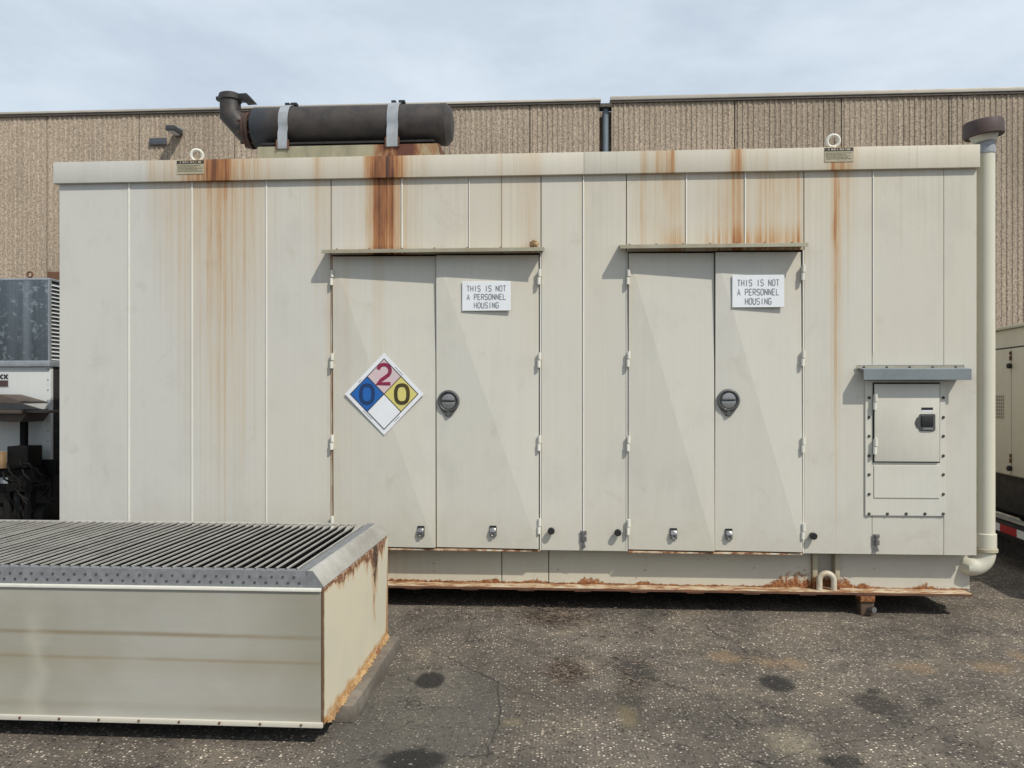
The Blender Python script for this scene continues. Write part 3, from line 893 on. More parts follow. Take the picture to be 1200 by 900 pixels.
# black rubber door stops, over-centre latches
sp = MB().lathe((0, 0, 0), (0, -1, 0), [(0.020, 0.0), (0.020, 0.028), (0.0255, 0.029), (0.0255, 0.047), (0.021, 0.052), (0.012, 0.052)], 20)
stop_mesh = mesh_of(sp, 'door_stop', m_black, (0, 0, 0), smooth_angle=35)
for u, v in ((646, 622), (724, 624), (953, 628)):
    x, z = S(u, v, -0.03)
    link('door_stop', stop_mesh, box, (x, 0.0, z))
cl_ = MB()
cl_.box(-0.024, 0.024, -0.014, -0.0105, 0.008, 0.040)
cl_.box(-0.024, 0.024, -0.014, -0.0105, -0.040, -0.002)
cl_.box(-0.009, 0.009, -0.026, -0.0142, -0.036, 0.034)
cl_.prism([(-0.008, -0.040), (0.008, -0.040), (0.018, -0.085), (-0.018, -0.085)], 'y', -0.018, -0.0108)
clasp_mesh = mesh_of(cl_, 'panel_clasp', m_chrome, (0, 0, 0), bevel=0.002, segs=1)
for u, v in ((683.5, 628), (1026, 632)):
    x, z = S(u, v)
    link('panel_clasp', clasp_mesh, box, (x, 0.0, z))

# electrical hatch
hx0, hz1 = S(1014, 446, -0.012)
hx1, hz0 = S(1108, 605, -0.012)
hatch = part('hatch_frame', MB().box(hx0, hx1, -0.0125, -0.0008, hz0, hz1), m_hatch, box, bevel=0.002, segs=1)
dx0, dz1 = S(1024, 448, -0.02)
dx1, dz0 = S(1101, 541, -0.02)
part('hatch_opening', MB().box(dx0 - 0.006, dx1 + 0.006, -0.0145, -0.0127, dz0 - 0.008, dz1 - 0.001), m_dark, hatch)
hdoor = part('hatch_door', MB().box(dx0 + 0.003, dx1 - 0.003, -0.030, -0.0147, dz0, dz1 - 0.012), m_hatch, hatch, bevel=0.003)
lx0, lz1 = S(1024, 545, -0.015)
lx1, lz0 = S(1101, 584, -0.015)
part('hatch_lower_cover', MB().box(lx0, lx1, -0.0185, -0.0128, lz0, lz1), m_hatch, hatch, bevel=0.002, segs=1)
m_rivet = simple('dull_dark_rivet', (0.07, 0.062, 0.052), 0.6, 0.2, 0.2)
riv = MB().lathe((0, 0, 0), (0, -1, 0), [(0.0105, 0.0), (0.0105, 0.004), (0.006, 0.009), (0.002, 0.010)], 10)
riv_mesh = mesh_of(riv, 'rivet', m_rivet, (0, 0, 0), smooth_angle=50)
for v in (466, 489, 511, 534, 556, 579, 602):
    for u in (1018.5, 1105.5):
        x, z = S(u, v, -0.013)
        link('rivet', riv_mesh, hatch, (x, -0.0126, z))
for u in (1040, 1062, 1084):
    x, z = S(u, 602, -0.013)
    link('rivet', riv_mesh, hatch, (x, -0.0126, z))
for v in (471, 523):
    x, z = S(1024.5, v, -0.02)
    link('hatch_hinge', hinge_mesh, hatch, (x, -0.018, z))
kx, kz = S(1084, 495, -0.03)
kl = MB()
kl.prism([(kx - 0.070, kz), (kx - 0.058, kz + 0.034), (kx - 0.044, kz + 0.040), (kx - 0.038, kz + 0.060), (kx + 0.062, kz + 0.062), (kx + 0.070, kz + 0.054),
          (kx + 0.070, kz - 0.054), (kx + 0.062, kz - 0.062), (kx - 0.038, kz - 0.060), (kx - 0.044, kz - 0.040), (kx - 0.058, kz - 0.034)], 'y', -0.038, -0.0298)
part('hatch_latch', kl, m_handle, hatch, bevel=0.003, segs=1)
part('hatch_latch_paddle', MB().box(kx - 0.030, kx + 0.052, -0.046, -0.0385, kz - 0.030, kz + 0.048), m_black, hatch, bevel=0.005)
part('hatch_latch_plate', MB().box(kx - 0.022, kx + 0.050, -0.0445, -0.0383, kz - 0.054, kz - 0.038), m_handle_light, hatch, bevel=0.002, segs=1)
kx2, kz2 = S(1086.5, 478.5, -0.03)
part('hatch_sticker', MB().box(kx2 - 0.040, kx2 + 0.040, -0.0312, -0.0302, kz2 - 0.012, kz2 + 0.006), m_black, hatch)
part('hatch_sticker_edge', MB().box(kx2 - 0.036, kx2 + 0.038, -0.0312, -0.0302, kz2 - 0.024, kz2 - 0.0135), m_sign, hatch)
# hatch awning
ax0, ax1 = SX(1003, 0), SX(1127, 0)
az = S(1065, 433, -0.1)[1]
haw = part('hatch_awning', MB().prism([(-0.012, az + 0.036), (-0.0008, az + 0.036), (-0.0008, az + 0.005), (-0.010, az + 0.005), (-0.106, az - 0.006), (-0.106, az - 0.074), (-0.112, az - 0.074), (-0.112, az + 0.004), (-0.012, az + 0.016)],
                                      'x', ax0 + 0.012, ax1 + 0.012), m_awning, box, bevel=0.0015, segs=1)
part('awning_flashing', MB().box(ax0, ax1 + 0.0, -0.016, -0.0125, az + 0.008, az + 0.030), m_aw, haw)
ab = MB()
for i in range(5):
    ab.lathe((ax0 + 0.05 + i * (ax1 - ax0 - 0.1) / 4, -0.0165, az + 0.020), (0, -1, 0), [(0.008, 0), (0.008, 0.004), (0.004, 0.008)], 8)
part('awning_bolts', ab, m_rivet, haw, stuff=True)

# lifting eyes on the roof edge
for u, v, tilt in ((229, 181, -0.35), (978, 164, 0.12)):
    x, z = S(u, v, -0.01)
    ey = MB().torus((x, 0.015, z), (tilt, 1, 0.12), 0.042, 0.0115, 28, 10)
    ey.cyl((x, 0.015, ZF1 - 0.002), (x, 0.015, z - 0.040), 0.016, 14)
    part('lifting_eye', ey, m_white_steel, box, smooth_angle=50)

# skid base
m_flange, nt, b = new_mat("flaking_skid_flange_paint")
p, x, y, z = pos_xyz(nt)
n1 = noise(nt, scaled(nt, p, 1.0, 3.0, 1.0), 9, 6, 0.7)
c = ramp(nt, n1, [(0.40, (0.52, 0.46, 0.35)), (0.48, (0.44, 0.32, 0.19)), (0.54, (0.27, 0.13, 0.055)), (0.68, (0.13, 0.055, 0.03))])
setin(nt, b, Base_Color=c, Roughness=0.7, Normal=bump(nt, n1, 0.3, 0.004))
BYF = 0.125
bx1 = SX(1137, BYF)
for ua, ub in ((67, 450), (450, 588), (588, 643), (643, 951), (982, 1137)):
    a = SX(ua, BYF) if ua > 67 else XL + 0.05
    b2 = SX(ub, BYF)
    part('skid_plate', MB().box(a + 0.003, b2 - 0.003, BYF, BYF + 0.03, 0.172, ZB - 0.014), m_base_left if ub in (588,) else m_base, box, bevel=0.002, segs=1)
part('skid_recess', MB().box(SX(951, BYF), SX(982, BYF), BYF + 0.05, BYF + 0.07, 0.172, ZB - 0.014), m_base, box)
for ua in (951, 977):
    a = SX(ua, BYF)
    part('skid_post', MB().box(a, a + 0.034, BYF - 0.035, BYF + 0.049, 0.172, ZB - 0.014), m_base_brown, box, bevel=0.003)
sf = part('skid_flange', MB().box(XL + 0.03, SX(1140, 0.0), 0.002, 0.32, 0.156, 0.1715), m_flange, box, bevel=0.002)
part('flange_edge', MB().box(XL + 0.03, SX(1140, 0.0) + 0.002, -0.004, 0.0018, 0.1545, 0.1705), m_rustdark, sf)
for xa in (bx1 - 0.03, XL + 0.05):
    part('skid_end_plate', MB().box(xa, xa + 0.03, BYF + 0.031, DEP - 0.15, 0.172, ZB - 0.014), m_base, box)
part('skid_rear_beam', MB().box(XL + 0.05, bx1, DEP - 0.148, DEP - 0.05, 0.02, ZB - 0.014), m_dark, box)
for i in range(6):
    xa = XL + 0.4 + i * 1.2
    part('cross_beam', MB().box(xa, xa + 0.14, 0.95, DEP - 0.15, 0.012, ZB - 0.02), m_dark, box)
for i in range(9):
    u = 475 + i * 66
    xa = SX(u)
    part('skid_shim', MB().box(xa, xa + 0.12, -0.001, 0.2, 0.146, 0.155), m_rustdark, box)
jx = SX(1015, 0.03)
foot = part('levelling_foot', MB().box(jx - 0.050, jx + 0.052, 0.0, 0.10, 0.104, 0.153), m_base_brown, box, bevel=0.004)
part('foot_pad', MB().box(jx - 0.044, jx + 0.052, 0.015, 0.13, 0.002, 0.102), simple('oily_foot_iron', (0.045, 0.034, 0.026), 0.7, 0.1, 0.2, 30, 0.3, col2=(0.12, 0.075, 0.045)), foot, bevel=0.008)
part('foot_bolt', MB().cyl((jx + 0.035, -0.03, 0.055), (jx + 0.02, 0.014, 0.05), 0.022, 6), m_chrome, foot)
m_loop = simple('dirty_cream_pipe', (0.53, 0.49, 0.39), 0.5, 0.0, 0.15, 22, 0.1, col2=(0.36, 0.27, 0.17))
# U-shaped cable loop on the skid
ux0, ux1 = SX(960.5, 0.05), SX(977.5, 0.05)
uc, ur = (ux0 + ux1) / 2, (ux1 - ux0) / 2
ztop = S(968, 672, 0.05)[1] - ur
path = [(ux0, 0.055, 0.173), (ux0, 0.055, ztop)] + [(uc - ur * math.cos(t), 0.055, ztop + ur * math.sin(t)) for t in [math.pi * i / 12 for i in range(1, 12)]] + [(ux1, 0.055, ztop), (ux1, 0.055, 0.173)]
part('pipe_loop', MB().tube(path, 0.021, 14), m_loop, box, smooth_angle=50)

# ------------------------------------------------------------------ signs
GLY = {
    'T': [[(0, 1), (1, 1)], [(0.5, 1), (0.5, 0)]], 'H': [[(0, 0), (0, 1)], [(1, 0), (1, 1)], [(0, .5), (1, .5)]], 'I': [[(0.5, 0), (0.5, 1)]],
    'S': [[(1, .86), (.8, 1), (.2, 1), (0, .85), (0, .65), (.2, .52), (.8, .48), (1, .35), (1, .15), (.8, 0), (.2, 0), (0, .14)]],
    'N': [[(0, 0), (0, 1)], [(0, .96), (1, .04)], [(1, 0), (1, 1)]], 'O': [[(0, .2), (0, .8), (.25, 1), (.75, 1), (1, .8), (1, .2), (.75, 0), (.25, 0), (0, .2)]],
    'A': [[(0, 0), (.5, 1), (1, 0)], [(.2, .35), (.8, .35)]], 'P': [[(0, 0), (0, 1), (.8, 1), (1, .87), (1, .62), (.8, .48), (0, .48)]],
    'E': [[(1, 1), (0, 1), (0, 0), (1, 0)], [(0, .5), (.8, .5)]], 'R': [[(0, 0), (0, 1), (.8, 1), (1, .87), (1, .62), (.8, .5), (0, .5)], [(.5, .5), (1, 0)]],
    'L': [[(0, 1), (0, 0), (1, 0)]], 'U': [[(0, 1), (0, .2), (.25, 0), (.75, 0), (1, .2), (1, 1)]],
    'G': [[(1, .85), (.78, 1), (.22, 1), (0, .82), (0, .18), (.22, 0), (.78, 0), (1, .18), (1, .45), (.55, .45)]]}


def sign(u0, u1, v0, v1, surf, label, shift=0.0):
    x0, z1 = S(u0, v0, -0.03)
    x1, z0 = S(u1, v1, -0.03)
    y = min(surf(x0, z0), surf(x1, z1), surf(x0, z1), surf(x1, z0), surf((x0 + x1) / 2, (z0 + z1) / 2)) - 0.002
    t = thing('door_sign', label, 'sign', ((x0 + x1) / 2, y, z0), 'notice plates on the doors')
    part('plate', MB().box(x0, x1, y - 0.010, y, z0, z1), m_sign, t, bevel=0.002, segs=1)
    W, Hh = x1 - x0, z1 - z0
    rows = ["THIS IS NOT", "A PERSONNEL", "HOUSING"]
    ch, cw, ad = Hh * 0.185, W * 0.050, W * 0.0745
    for r, row in enumerate(rows):
        mb = MB()
        zb = z1 - Hh * (0.335 + 0.285 * r)
        xs = (x0 + x1) / 2 - (len(row) * ad - (ad - cw)) / 2 + shift * W
        lay = 0
        for i, chx in enumerate(row):
            for st in GLY.get(chx, []):
                lay += 1
                pts = [(xs + i * ad + px * cw, zb + pz * ch) for px, pz in st]
                closed = len(pts) > 3 and pts[0] == pts[-1]
                if closed:
                    pts = pts[:-1]
                mb.stroke(pts, 0.0056, y - 0.0105 - 0.0002 * (lay % 3) - 0.0008, y - 0.0099, closed)
        part('lettering', mb, m_ink, t, stuff=True)
    return t


sign(541.5, 598.5, 330, 364, surf2, 'white THIS IS NOT A PERSONNEL HOUSING plate on the left double doors')
sign(858, 919, 322.5, 360, surf4, 'white THIS IS NOT A PERSONNEL HOUSING plate on the right double doors')

# hazard diamond
ncx, ncz = S(450, 461.7, -0.03)
hw = SX(496.5, -0.03) - ncx
hx_, hz_ = hw, hw * 1.03
yd = min(surf1(ncx + sx * hx_, ncz + sz * hz_) for sx, sz in ((1, 0), (-1, 0), (0, 1), (0, -1), (0, 0))) - 0.002
dia = thing('hazard_diamond', 'four-colour hazard diamond sign numbered 2, 0 and 0 on the left door', 'sign', (ncx, yd, ncz - hz_))


def quad(cx, cz, a, b2):
    return [(cx - a, cz), (cx, cz - b2), (cx + a, cz), (cx, cz + b2)]


part('backing', MB().prism(quad(ncx, ncz, hx_, hz_), 'y', yd - 0.003, yd), m_nfpa_white, dia)
ia, ib = hx_ * 0.425, hz_ * 0.425
for nm, dx, dz, mt in (('red_field', 0, 1, m_nfpa_pink), ('blue_field', -1, 0, m_nfpa_blue), ('yellow_field', 1, 0, m_nfpa_yellow), ('white_field', 0, -1, m_nfpa_white)):
    part(nm, MB().prism(quad(ncx + dx * ia, ncz + dz * ib, ia - 0.001, ib - 0.001), 'y', yd - 0.0045, yd - 0.0032), mt, dia)
bl = MB()
o2a, o2b = ia * 2 + 0.0015, ib * 2 + 0.0015
bl.stroke(quad(ncx, ncz, o2a, o2b), 0.0055, yd - 0.0056, yd - 0.0047, True)
bl.stroke([(ncx - ia, ncz + ib), (ncx + ia, ncz - ib)], 0.0055, yd - 0.0060, yd - 0.0048)
bl.stroke([(ncx + ia, ncz + ib), (ncx - ia, ncz - ib)], 0.0055, yd - 0.0058, yd - 0.0049)
for (sx, sz, t0, t1) in ((1, 1, 0.30, 0.52), (1, -1, 0.28, 0.42), (-1, -1, 0.34, 0.58), (-1, 1, 0.62, 0.70)):
    p0 = (ncx + sx * hx_ * 0.93 * t0, ncz + sz * hz_ * 0.93 * (1 - t0))
    p1 = (ncx + sx * hx_ * 0.93 * t1, ncz + sz * hz_ * 0.93 * (1 - t1))
    nseg = 7
    for i in range(nseg):
        q0, q1 = i / nseg, (i + 0.7) / nseg
        bl.stroke([(p0[0] + (p1[0] - p0[0]) * q, p0[1] + (p1[1] - p0[1]) * q) for q in (q0, q1)], 0.004, yd - 0.004, yd - 0.0028)
part('border_lines', bl, m_line, dia, stuff=True)


def zero(cx, cz, w, h):
    pts = []
    for i in range(32):
        t = 2 * math.pi * i / 32
        e = 0.78
        pts.append((cx + w / 2 * math.copysign(abs(math.cos(t)) ** e, math.cos(t)), cz + h / 2 * math.copysign(abs(math.sin(t)) ** e, math.sin(t))))
    return pts


dh = hz_ * 0.52
sw = dh * 0.165
part('digit', MB().stroke(zero(ncx - ia * 1.02, ncz, dh * 0.58, dh - sw), sw, yd - 0.0068, yd - 0.0043, True), m_bluedigit, dia, label='dark blue 0 on the blue field')
part('digit', MB().stroke(zero(ncx + ia * 1.06, ncz, dh * 0.58, dh - sw), sw, yd - 0.0068, yd - 0.0043, True), m_browndigit, dia, label='brown-black 0 on the yellow field')
tw, th = dh * 0.30, dh * 0.46
cx, cz = ncx, ncz + ib * 1.14
two = [(cx + tw * math.cos(t) * 0.95, cz + th - tw + tw * math.sin(t) * 0.95 + 0.0) for t in [math.pi * (0.93 - 1.12 * i / 12) for i in range(13)]]
two = [(px, pz) for px, pz in two] + [(cx + tw * 0.62, cz - th * 0.12), (cx - tw * 0.45, cz - th * 0.62), (cx - tw * 0.92, cz - th + 0.002), (cx + tw * 1.0, cz - th + 0.002)]
part('digit', MB().stroke(two, sw, yd - 0.0068, yd - 0.0043), m_red, dia, label='crimson 2 on the faded pink field')

# lifting-point labels on the roof trim
for (u0, u1, v0, v1, lab, mt_h) in ((207.5, 239.5, 188.5, 204, 'tan lifting label with dark header left of the heavy rust on the roof trim', m_label_head),
                                    (966, 1000, 173.5, 189.5, 'tan lifting label with dark header at the right lifting ring', m_label_head)):
    x0, z1 = S(u0, v0, -0.03)
    x1, z0 = S(u1, v1, -0.03)
    z1 = min(z1, ZF1 - 0.004)
    y = -0.033
    t = thing('lifting_label', lab, 'label', ((x0 + x1) / 2, y, z0), 'lifting labels on the roof trim')
    part('plate', MB().box(x0, x1, y - 0.0025, y, z0, z1), m_label, t)
    part('header', MB().box(x0 + 0.001, x1 - 0.001, y - 0.0035, y - 0.0027, z1 - 0.026, z1 - 0.001), mt_h, t)
    tx = MB()
    for i in range(7):
        w = 0.010 + 0.006 * ((i * 5) % 3)
        xx = x0 + 0.026 + i * 0.020
        tx.box(xx, xx + w * 0.7, y - 0.0042, y - 0.0037, z1 - 0.019, z1 - 0.008)
    tx.box(x1 - 0.046, x1 - 0.024, y - 0.0042, y - 0.0037, z1 - 0.021, z1 - 0.007)
    part('header_print', tx, m_label_pale, t)
    tl = MB()
    rng = random.Random(5)
    for r in range(5):
        zz = z1 - 0.037 - r * 0.0105
        xx = x0 + 0.010
        while xx < x1 - 0.03 - (0.03 if r in (1, 3) else 0):
            w = rng.uniform(0.008, 0.024)
            tl.box(xx, min(xx + w, x1 - 0.01), y - 0.0037, y - 0.0027, zz - 0.004, zz)
            xx += w + 0.004
    part('text_lines', tl, m_label_ink, t)

# ------------------------------------------------------------------ muffler
MY = 0.55
mx0, mz = S(299, 151, MY)
mx1 = SX(531, MY)
mr = 0.166
muf = thing('exhaust_muffler', 'black rust-brown exhaust muffler drum strapped on the container roof', 'muffler', ((mx0 + mx1) / 2, MY, ZF1))
sh = MB().lathe((mx0, MY, mz), (1, 0, 0), [(0.10, 0.0), (mr - 0.012, 0.006), (mr, 0.02), (mr, mx1 - mx0 - 0.11), (mr - 0.001, mx1 - mx0 - 0.10), (mr + 0.002, mx1 - mx0 - 0.098),
                                         (mr + 0.002, mx1 - mx0 - 0.050), (mr - 0.008, mx1 - mx0 - 0.042), (mr - 0.035, mx1 - mx0 - 0.012), (mr - 0.09, mx1 - mx0)], 48)
part('drum', sh, m_muffler, muf, smooth_angle=40)
# end skirt on the right
cx0, cz0 = S(302, 184, 0.38)
cx1 = SX(517, 0.38)
zc1 = S(410, 170, MY - 0.17)[1]
cr = part('cradle', MB().prism([(cx0, ZF1 - 0.0), (cx1 + 0.02, ZF1 - 0.0), (cx1 - 0.03, zc1), (cx0, zc1)], 'y', MY - 0.17, MY - 0.162), m_cradle, muf)
part('cradle', MB().prism([(cx0, ZF1 + 0.0), (cx1 + 0.02, ZF1 + 0.0), (cx1 - 0.03, zc1), (cx0, zc1)], 'y', MY + 0.162, MY + 0.17), m_cradle, muf)
part('cradle_foot', MB().prism([(cx1 - 0.028, zc1), (cx1 + 0.022, ZF1 + 0.002), (cx1 + 0.034, ZF1 + 0.002), (cx1 - 0.014, zc1)], 'y', MY - 0.158, MY + 0.158), m_rustdark, muf)
part('saddle', MB().box(cx0 + 0.02, cx1 - 0.06, MY - 0.155, MY + 0.155, mz - mr - 0.02, mz - mr - 0.004), m_dark, muf)
for ua, ub in ((327, 338), (454, 467)):
    xa, xb = SX(ua, MY - 0.15), SX(ub, MY - 0.15)
    pts = []
    for i in range(25):
        t = R(-42) + (R(222) - R(-42)) * i / 24
        pts.append((MY + (mr + 0.006) * math.cos(t), mz + (mr + 0.006) * math.sin(t)))
    pts = [(MY + 0.178, mz - mr - 0.05), (MY + 0.178, mz - mr * 0.6)] + pts[2:-2] + [(MY - 0.178, mz - mr * 0.6), (MY - 0.178, mz - mr - 0.062)]
    out = []
    V2 = [Vector(p) for p in pts]
    for i, p in enumerate(V2):
        d = (V2[min(i + 1, len(V2) - 1)] - V2[max(i - 1, 0)]).normalized()
        out.append(p + Vector((d.y, -d.x)) * 0.006)
    vs = [(xa, p.x, p.y) for p in V2] + [(xb, p.x, p.y) for p in V2] + [(xa, p.x, p.y) for p in out] + [(xb, p.x, p.y) for p in out]
    n = len(V2)
    fs = []
    for i in range(n - 1):
        fs += [(i, i + 1, i + 1 + n, i + n), (2 * n + i, 3 * n + i, 3 * n + i + 1, 2 * n + i + 1), (i, 2 * n + i, 2 * n + i + 1, i + 1), (n + i, n + i + 1, 3 * n + i + 1, 3 * n + i)]
    fs += [(0, n, 3 * n, 2 * n), (n - 1, 3 * n - 1, 4 * n - 1, 2 * n - 1)]
    st = part('strap', MB().add(vs, fs), m_strap, muf, smooth_angle=40)
    part('strap_bracket', MB().box(xa - 0.012, xa - 0.002, MY - 0.188, MY - 0.172, mz - mr - 0.066, mz - mr + 0.01).box(xb + 0.002, xb + 0.012, MY - 0.188, MY - 0.172, mz - mr - 0.066, mz - mr + 0.01), m_rustdark, st)
    part('strap_nut', MB().box(xa + 0.005, xa + 0.04, MY - 0.03, MY + 0.02, mz + mr + 0.013, mz + mr + 0.034).box(xb - 0.025, xb + 0.025, MY - 0.03, MY + 0.02, mz + mr + 0.013, mz + mr + 0.034), m_black, st)
m_flangeiron = simple('scorched_flange_iron', (0.035, 0.024, 0.02), 0.75, 0.1, 0.2, 16, 0.3, col2=(0.085, 0.038, 0.025))
# flanges and elbow
fl = MB()
fx = SX(291, MY)
fz = S(291, 153.5, MY)[1]
fl.lathe((fx - 0.012, MY, fz), (1, 0, 0), [(0.142, 0), (0.142, 0.022)], 28)
fl.lathe((fx + 0.016, MY, fz), (1, 0, 0), [(0.148, 0), (0.148, 0.024)], 28)
fl.lathe((fx + 0.04, MY, fz), (1, 0, 0), [(0.09, 0), (0.09, 0.03)], 24)
fg = part('flange', fl, m_flangeiron, muf, smooth_angle=40)
fb = MB()
for i in range(8):
    t = 2 * math.pi * (i + 0.5) / 8
    yy, zz = MY + 0.122 * math.cos(t), fz + 0.122 * math.sin(t)
    fb.cyl((fx - 0.045, yy, zz), (fx + 0.062, yy, zz), 0.011, 8)
part('flange_bolts', fb, m_flangeiron, fg, stuff=True)
ex = SX(270, MY)
ez1 = S(270, 116, MY)[1]
er = 0.084
p0 = Vector((fx - 0.012, MY, fz - 0.01))
ek = S(270, 138, MY)[1]
elb = MB().tube([(fx + 0.03, MY, fz - 0.045), (fx - 0.022, MY, fz - 0.012), (ex, MY, ek + 0.02), (ex, MY, ez1)], er, 28, miter=True)
part('exhaust_elbow', elb, m_elbow, muf, smooth_angle=30)
cap = MB().lathe((ex, MY, ez1 - 0.02), (0, 0, 1), [(0.088, 0), (0.096, 0.004), (0.096, 0.036), (0.090, 0.040), (0.090, 0.052), (0.07, 0.062)], 28)
cp = part('rain_cap', cap, m_elbow, muf, smooth_angle=30)
ca = MB().prism([(ex + 0.06, ez1 + 0.028), (ex + 0.155, ez1 + 0.030), (ex + 0.215, ez1 - 0.036), (ex + 0.135, ez1 - 0.040), (ex + 0.130, ez1 - 0.018), (ex + 0.094, ez1 - 0.020)], 'y', MY - 0.045, MY + 0.045)
part('counterweight', ca, m_black, cp, bevel=0.004)
part('clamp_bolt', MB().box(ex - 0.112, ex - 0.088, MY - 0.03, MY + 0.02, ez1 - 0.016, ez1 + 0.014), m_black, cp, bevel=0.004)

# ------------------------------------------------------------------ vent pipe at the right end
PY = 0.10
vx = SX(1155.5, PY)
vp = thing('vent_pipe', 'tall cream vent pipe with a dark mushroom cap at the right end of the container', 'pipe', (vx, PY, 0.3))
pz0, pz1 = S(1155, 638, PY)[1], S(1155, 181, PY)[1]
pr = 0.0585
part('pipe', MB().cyl((vx, PY, pz0), (vx, PY, pz1), pr, 32), m_pipe, vp, smooth_angle=40)
part('coupling', MB().lathe((vx, PY, pz0 - 0.02), (0, 0, 1), [(pr + 0.010, 0), (pr + 0.010, 0.100), (pr + 0.002, 0.104)], 32), m_pipe, vp, smooth_angle=40)
part('elbow_collar', MB().lathe((vx, PY, pz0 - 0.055), (0, 0, 1), [(pr + 0.008, 0), (pr + 0.018, 0.006), (pr + 0.018, 0.028), (pr + 0.008, 0.034)], 32), m_base_brown, vp, smooth_angle=40)
rr = 0.105
ce = (vx - rr, pz0 - 0.06)
pth = [(vx, PY, pz0 - 0.02), (vx, PY, pz0 - 0.06)] + [(ce[0] + rr * math.cos(t), PY, ce[1] - rr * math.sin(t)) for t in [math.pi / 2 * i / 10 for i in range(1, 11)]] + [(bx1 - 0.02, PY + 0.05, ce[1] - rr)]
part('elbow', MB().tube(pth, pr + 0.005, 28), m_pipe, vp, smooth_angle=50)
part('elbow_ring', MB().lathe((bx1 + 0.002, PY + 0.05, ce[1] - rr), (1, 0, 0), [(pr + 0.012, 0), (pr + 0.016, 0.01), (pr + 0.016, 0.03), (pr + 0.008, 0.036)], 28), m_base_brown, vp, smooth_angle=40)
part('top_sleeve', MB().lathe((vx, PY, pz1 + 0.001), (0, 0, 1), [(pr + 0.004, 0), (pr + 0.004, 0.05), (pr - 0.002, 0.055), (pr - 0.002, 0.095)], 32), m_strap, vp, smooth_angle=40)
ta = Vector((-0.10, -0.05, 1.0)).normalized()
cb = Vector((vx - 0.012, PY, pz1 + 0.09))
part('cap_cone', MB().lathe(cb, ta, [(pr + 0.010, 0.0), (pr + 0.016, 0.006), (0.094, 0.045), (0.094, 0.066)], 36), m_hatch, vp, smooth_angle=40)
part('cap', MB().lathe(cb + ta * 0.036, ta, [(0.108, 0.012), (0.126, 0.0), (0.132, 0.008), (0.132, 0.098), (0.123, 0.114), (0.06, 0.126)], 40),
     simple("dark_vent_cap", (0.046, 0.033, 0.033), 0.7, 0.0, 0.15, 20, 0.3, col2=(0.085, 0.052, 0.045)), vp, smooth_angle=35)
for zz in (0.9, 2.3):
    part('pipe_clip', MB().box(XR - 0.003, vx - 0.02, PY + 0.062, PY + 0.08, zz, zz + 0.03), m_cream, vp)

# ------------------------------------------------------------------ radiator box in the foreground
m_rbfront, nt, b = new_mat("dirty_radiator_front_with_glare")
p, x, y, z = pos_xyz(nt)
n1 = noise(nt, scaled(nt, p, 0.8, 1, 6), 2.0, 5, 0.6)
n2 = noise(nt, p, 1.3, 4, 0.55)
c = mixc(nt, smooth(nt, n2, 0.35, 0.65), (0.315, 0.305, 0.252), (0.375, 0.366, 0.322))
for zc, wdt, amt, cc in ((0.490, 0.018, 0.65, (0.20, 0.145, 0.075)), (0.375, 0.014, 0.5, (0.23, 0.17, 0.095)), (0.155, 0.03, 0.25, (0.22, 0.19, 0.13)), (0.36, 0.09, 0.22, (0.26, 0.22, 0.14))):
    dz = Mt(nt, 'ABSOLUTE', Mt(nt, 'SUBTRACT', Mt(nt, 'ADD', z, Mt(nt, 'MULTIPLY', x, 0.004)), zc))
    k = Mt(nt, 'MULTIPLY', smooth(nt, dz, wdt, 0.0, 0.0, amt), smooth(nt, n1, 0.25, 0.55, 0.35, 1.0))
    c = mixc(nt, k, c, cc)
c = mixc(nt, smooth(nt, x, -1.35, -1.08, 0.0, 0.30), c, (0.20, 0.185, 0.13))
spk = smooth(nt, noise(nt, p, 26, 2, 0.5), 0.76, 0.79, 0, 0.8)
c = mixc(nt, spk, c, (0.09, 0.07, 0.05))
pale = Mt(nt, 'SUBTRACT', 1.0, Mt(nt, 'DIVIDE', Mt(nt, 'ABSOLUTE', Mt(nt, 'ADD', x, Mt(nt, 'ADD', 2.42, Mt(nt, 'MULTIPLY', Mt(nt, 'SUBTRACT', noise(nt, p, 4, 3), 0.5), 0.25)))), 0.08), clamp=True)  # sunlight reflected on the sheet, painted in as a pale upright smear
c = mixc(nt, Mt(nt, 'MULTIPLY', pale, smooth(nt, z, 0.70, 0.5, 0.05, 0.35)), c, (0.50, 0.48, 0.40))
setin(nt, b, Base_Color=c, Roughness=0.38, Normal=bump(nt, Mt(nt, 'ADD', n2, Mt(nt, 'MULTIPLY', n1, 0.25)), 0.25, 0.02))

m_rbside, nt, b = new_mat("rust_edged_radiator_side_paint")
p, x, y, z = pos_xyz(nt)
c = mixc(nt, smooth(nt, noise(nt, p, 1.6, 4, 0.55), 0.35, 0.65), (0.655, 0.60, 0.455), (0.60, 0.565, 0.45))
edge_n = noise(nt, p, 13, 6, 0.7, 0.5)
drip = noise(nt, scaled(nt, p, 1, 14, 2.0), 1.0, 4, 0.6)
reach = smooth(nt, y, -2.35, -1.15, 0.015, 0.085)
reach = Mt(nt, 'ADD', reach, smooth(nt, Mt(nt, 'ABSOLUTE', Mt(nt, 'ADD', y, 1.30)), 0.10, 0.02, 0.0, 0.13))
reach = Mt(nt, 'MULTIPLY', reach, smooth(nt, y, -0.97, -1.12, 0.1, 1.0))
dd = Mt(nt, 'DIVIDE', Mt(nt, 'SUBTRACT', 0.722, z), Mt(nt, 'MULTIPLY', reach, smooth(nt, drip, 0.3, 0.7, 0.4, 1.7)))
k = smooth(nt, Mt(nt, 'ADD', Mt(nt, 'SUBTRACT', 1.0, dd), Mt(nt, 'MULTIPLY', Mt(nt, 'SUBTRACT', edge_n, 0.5), 1.3)), 0.0, 0.3)
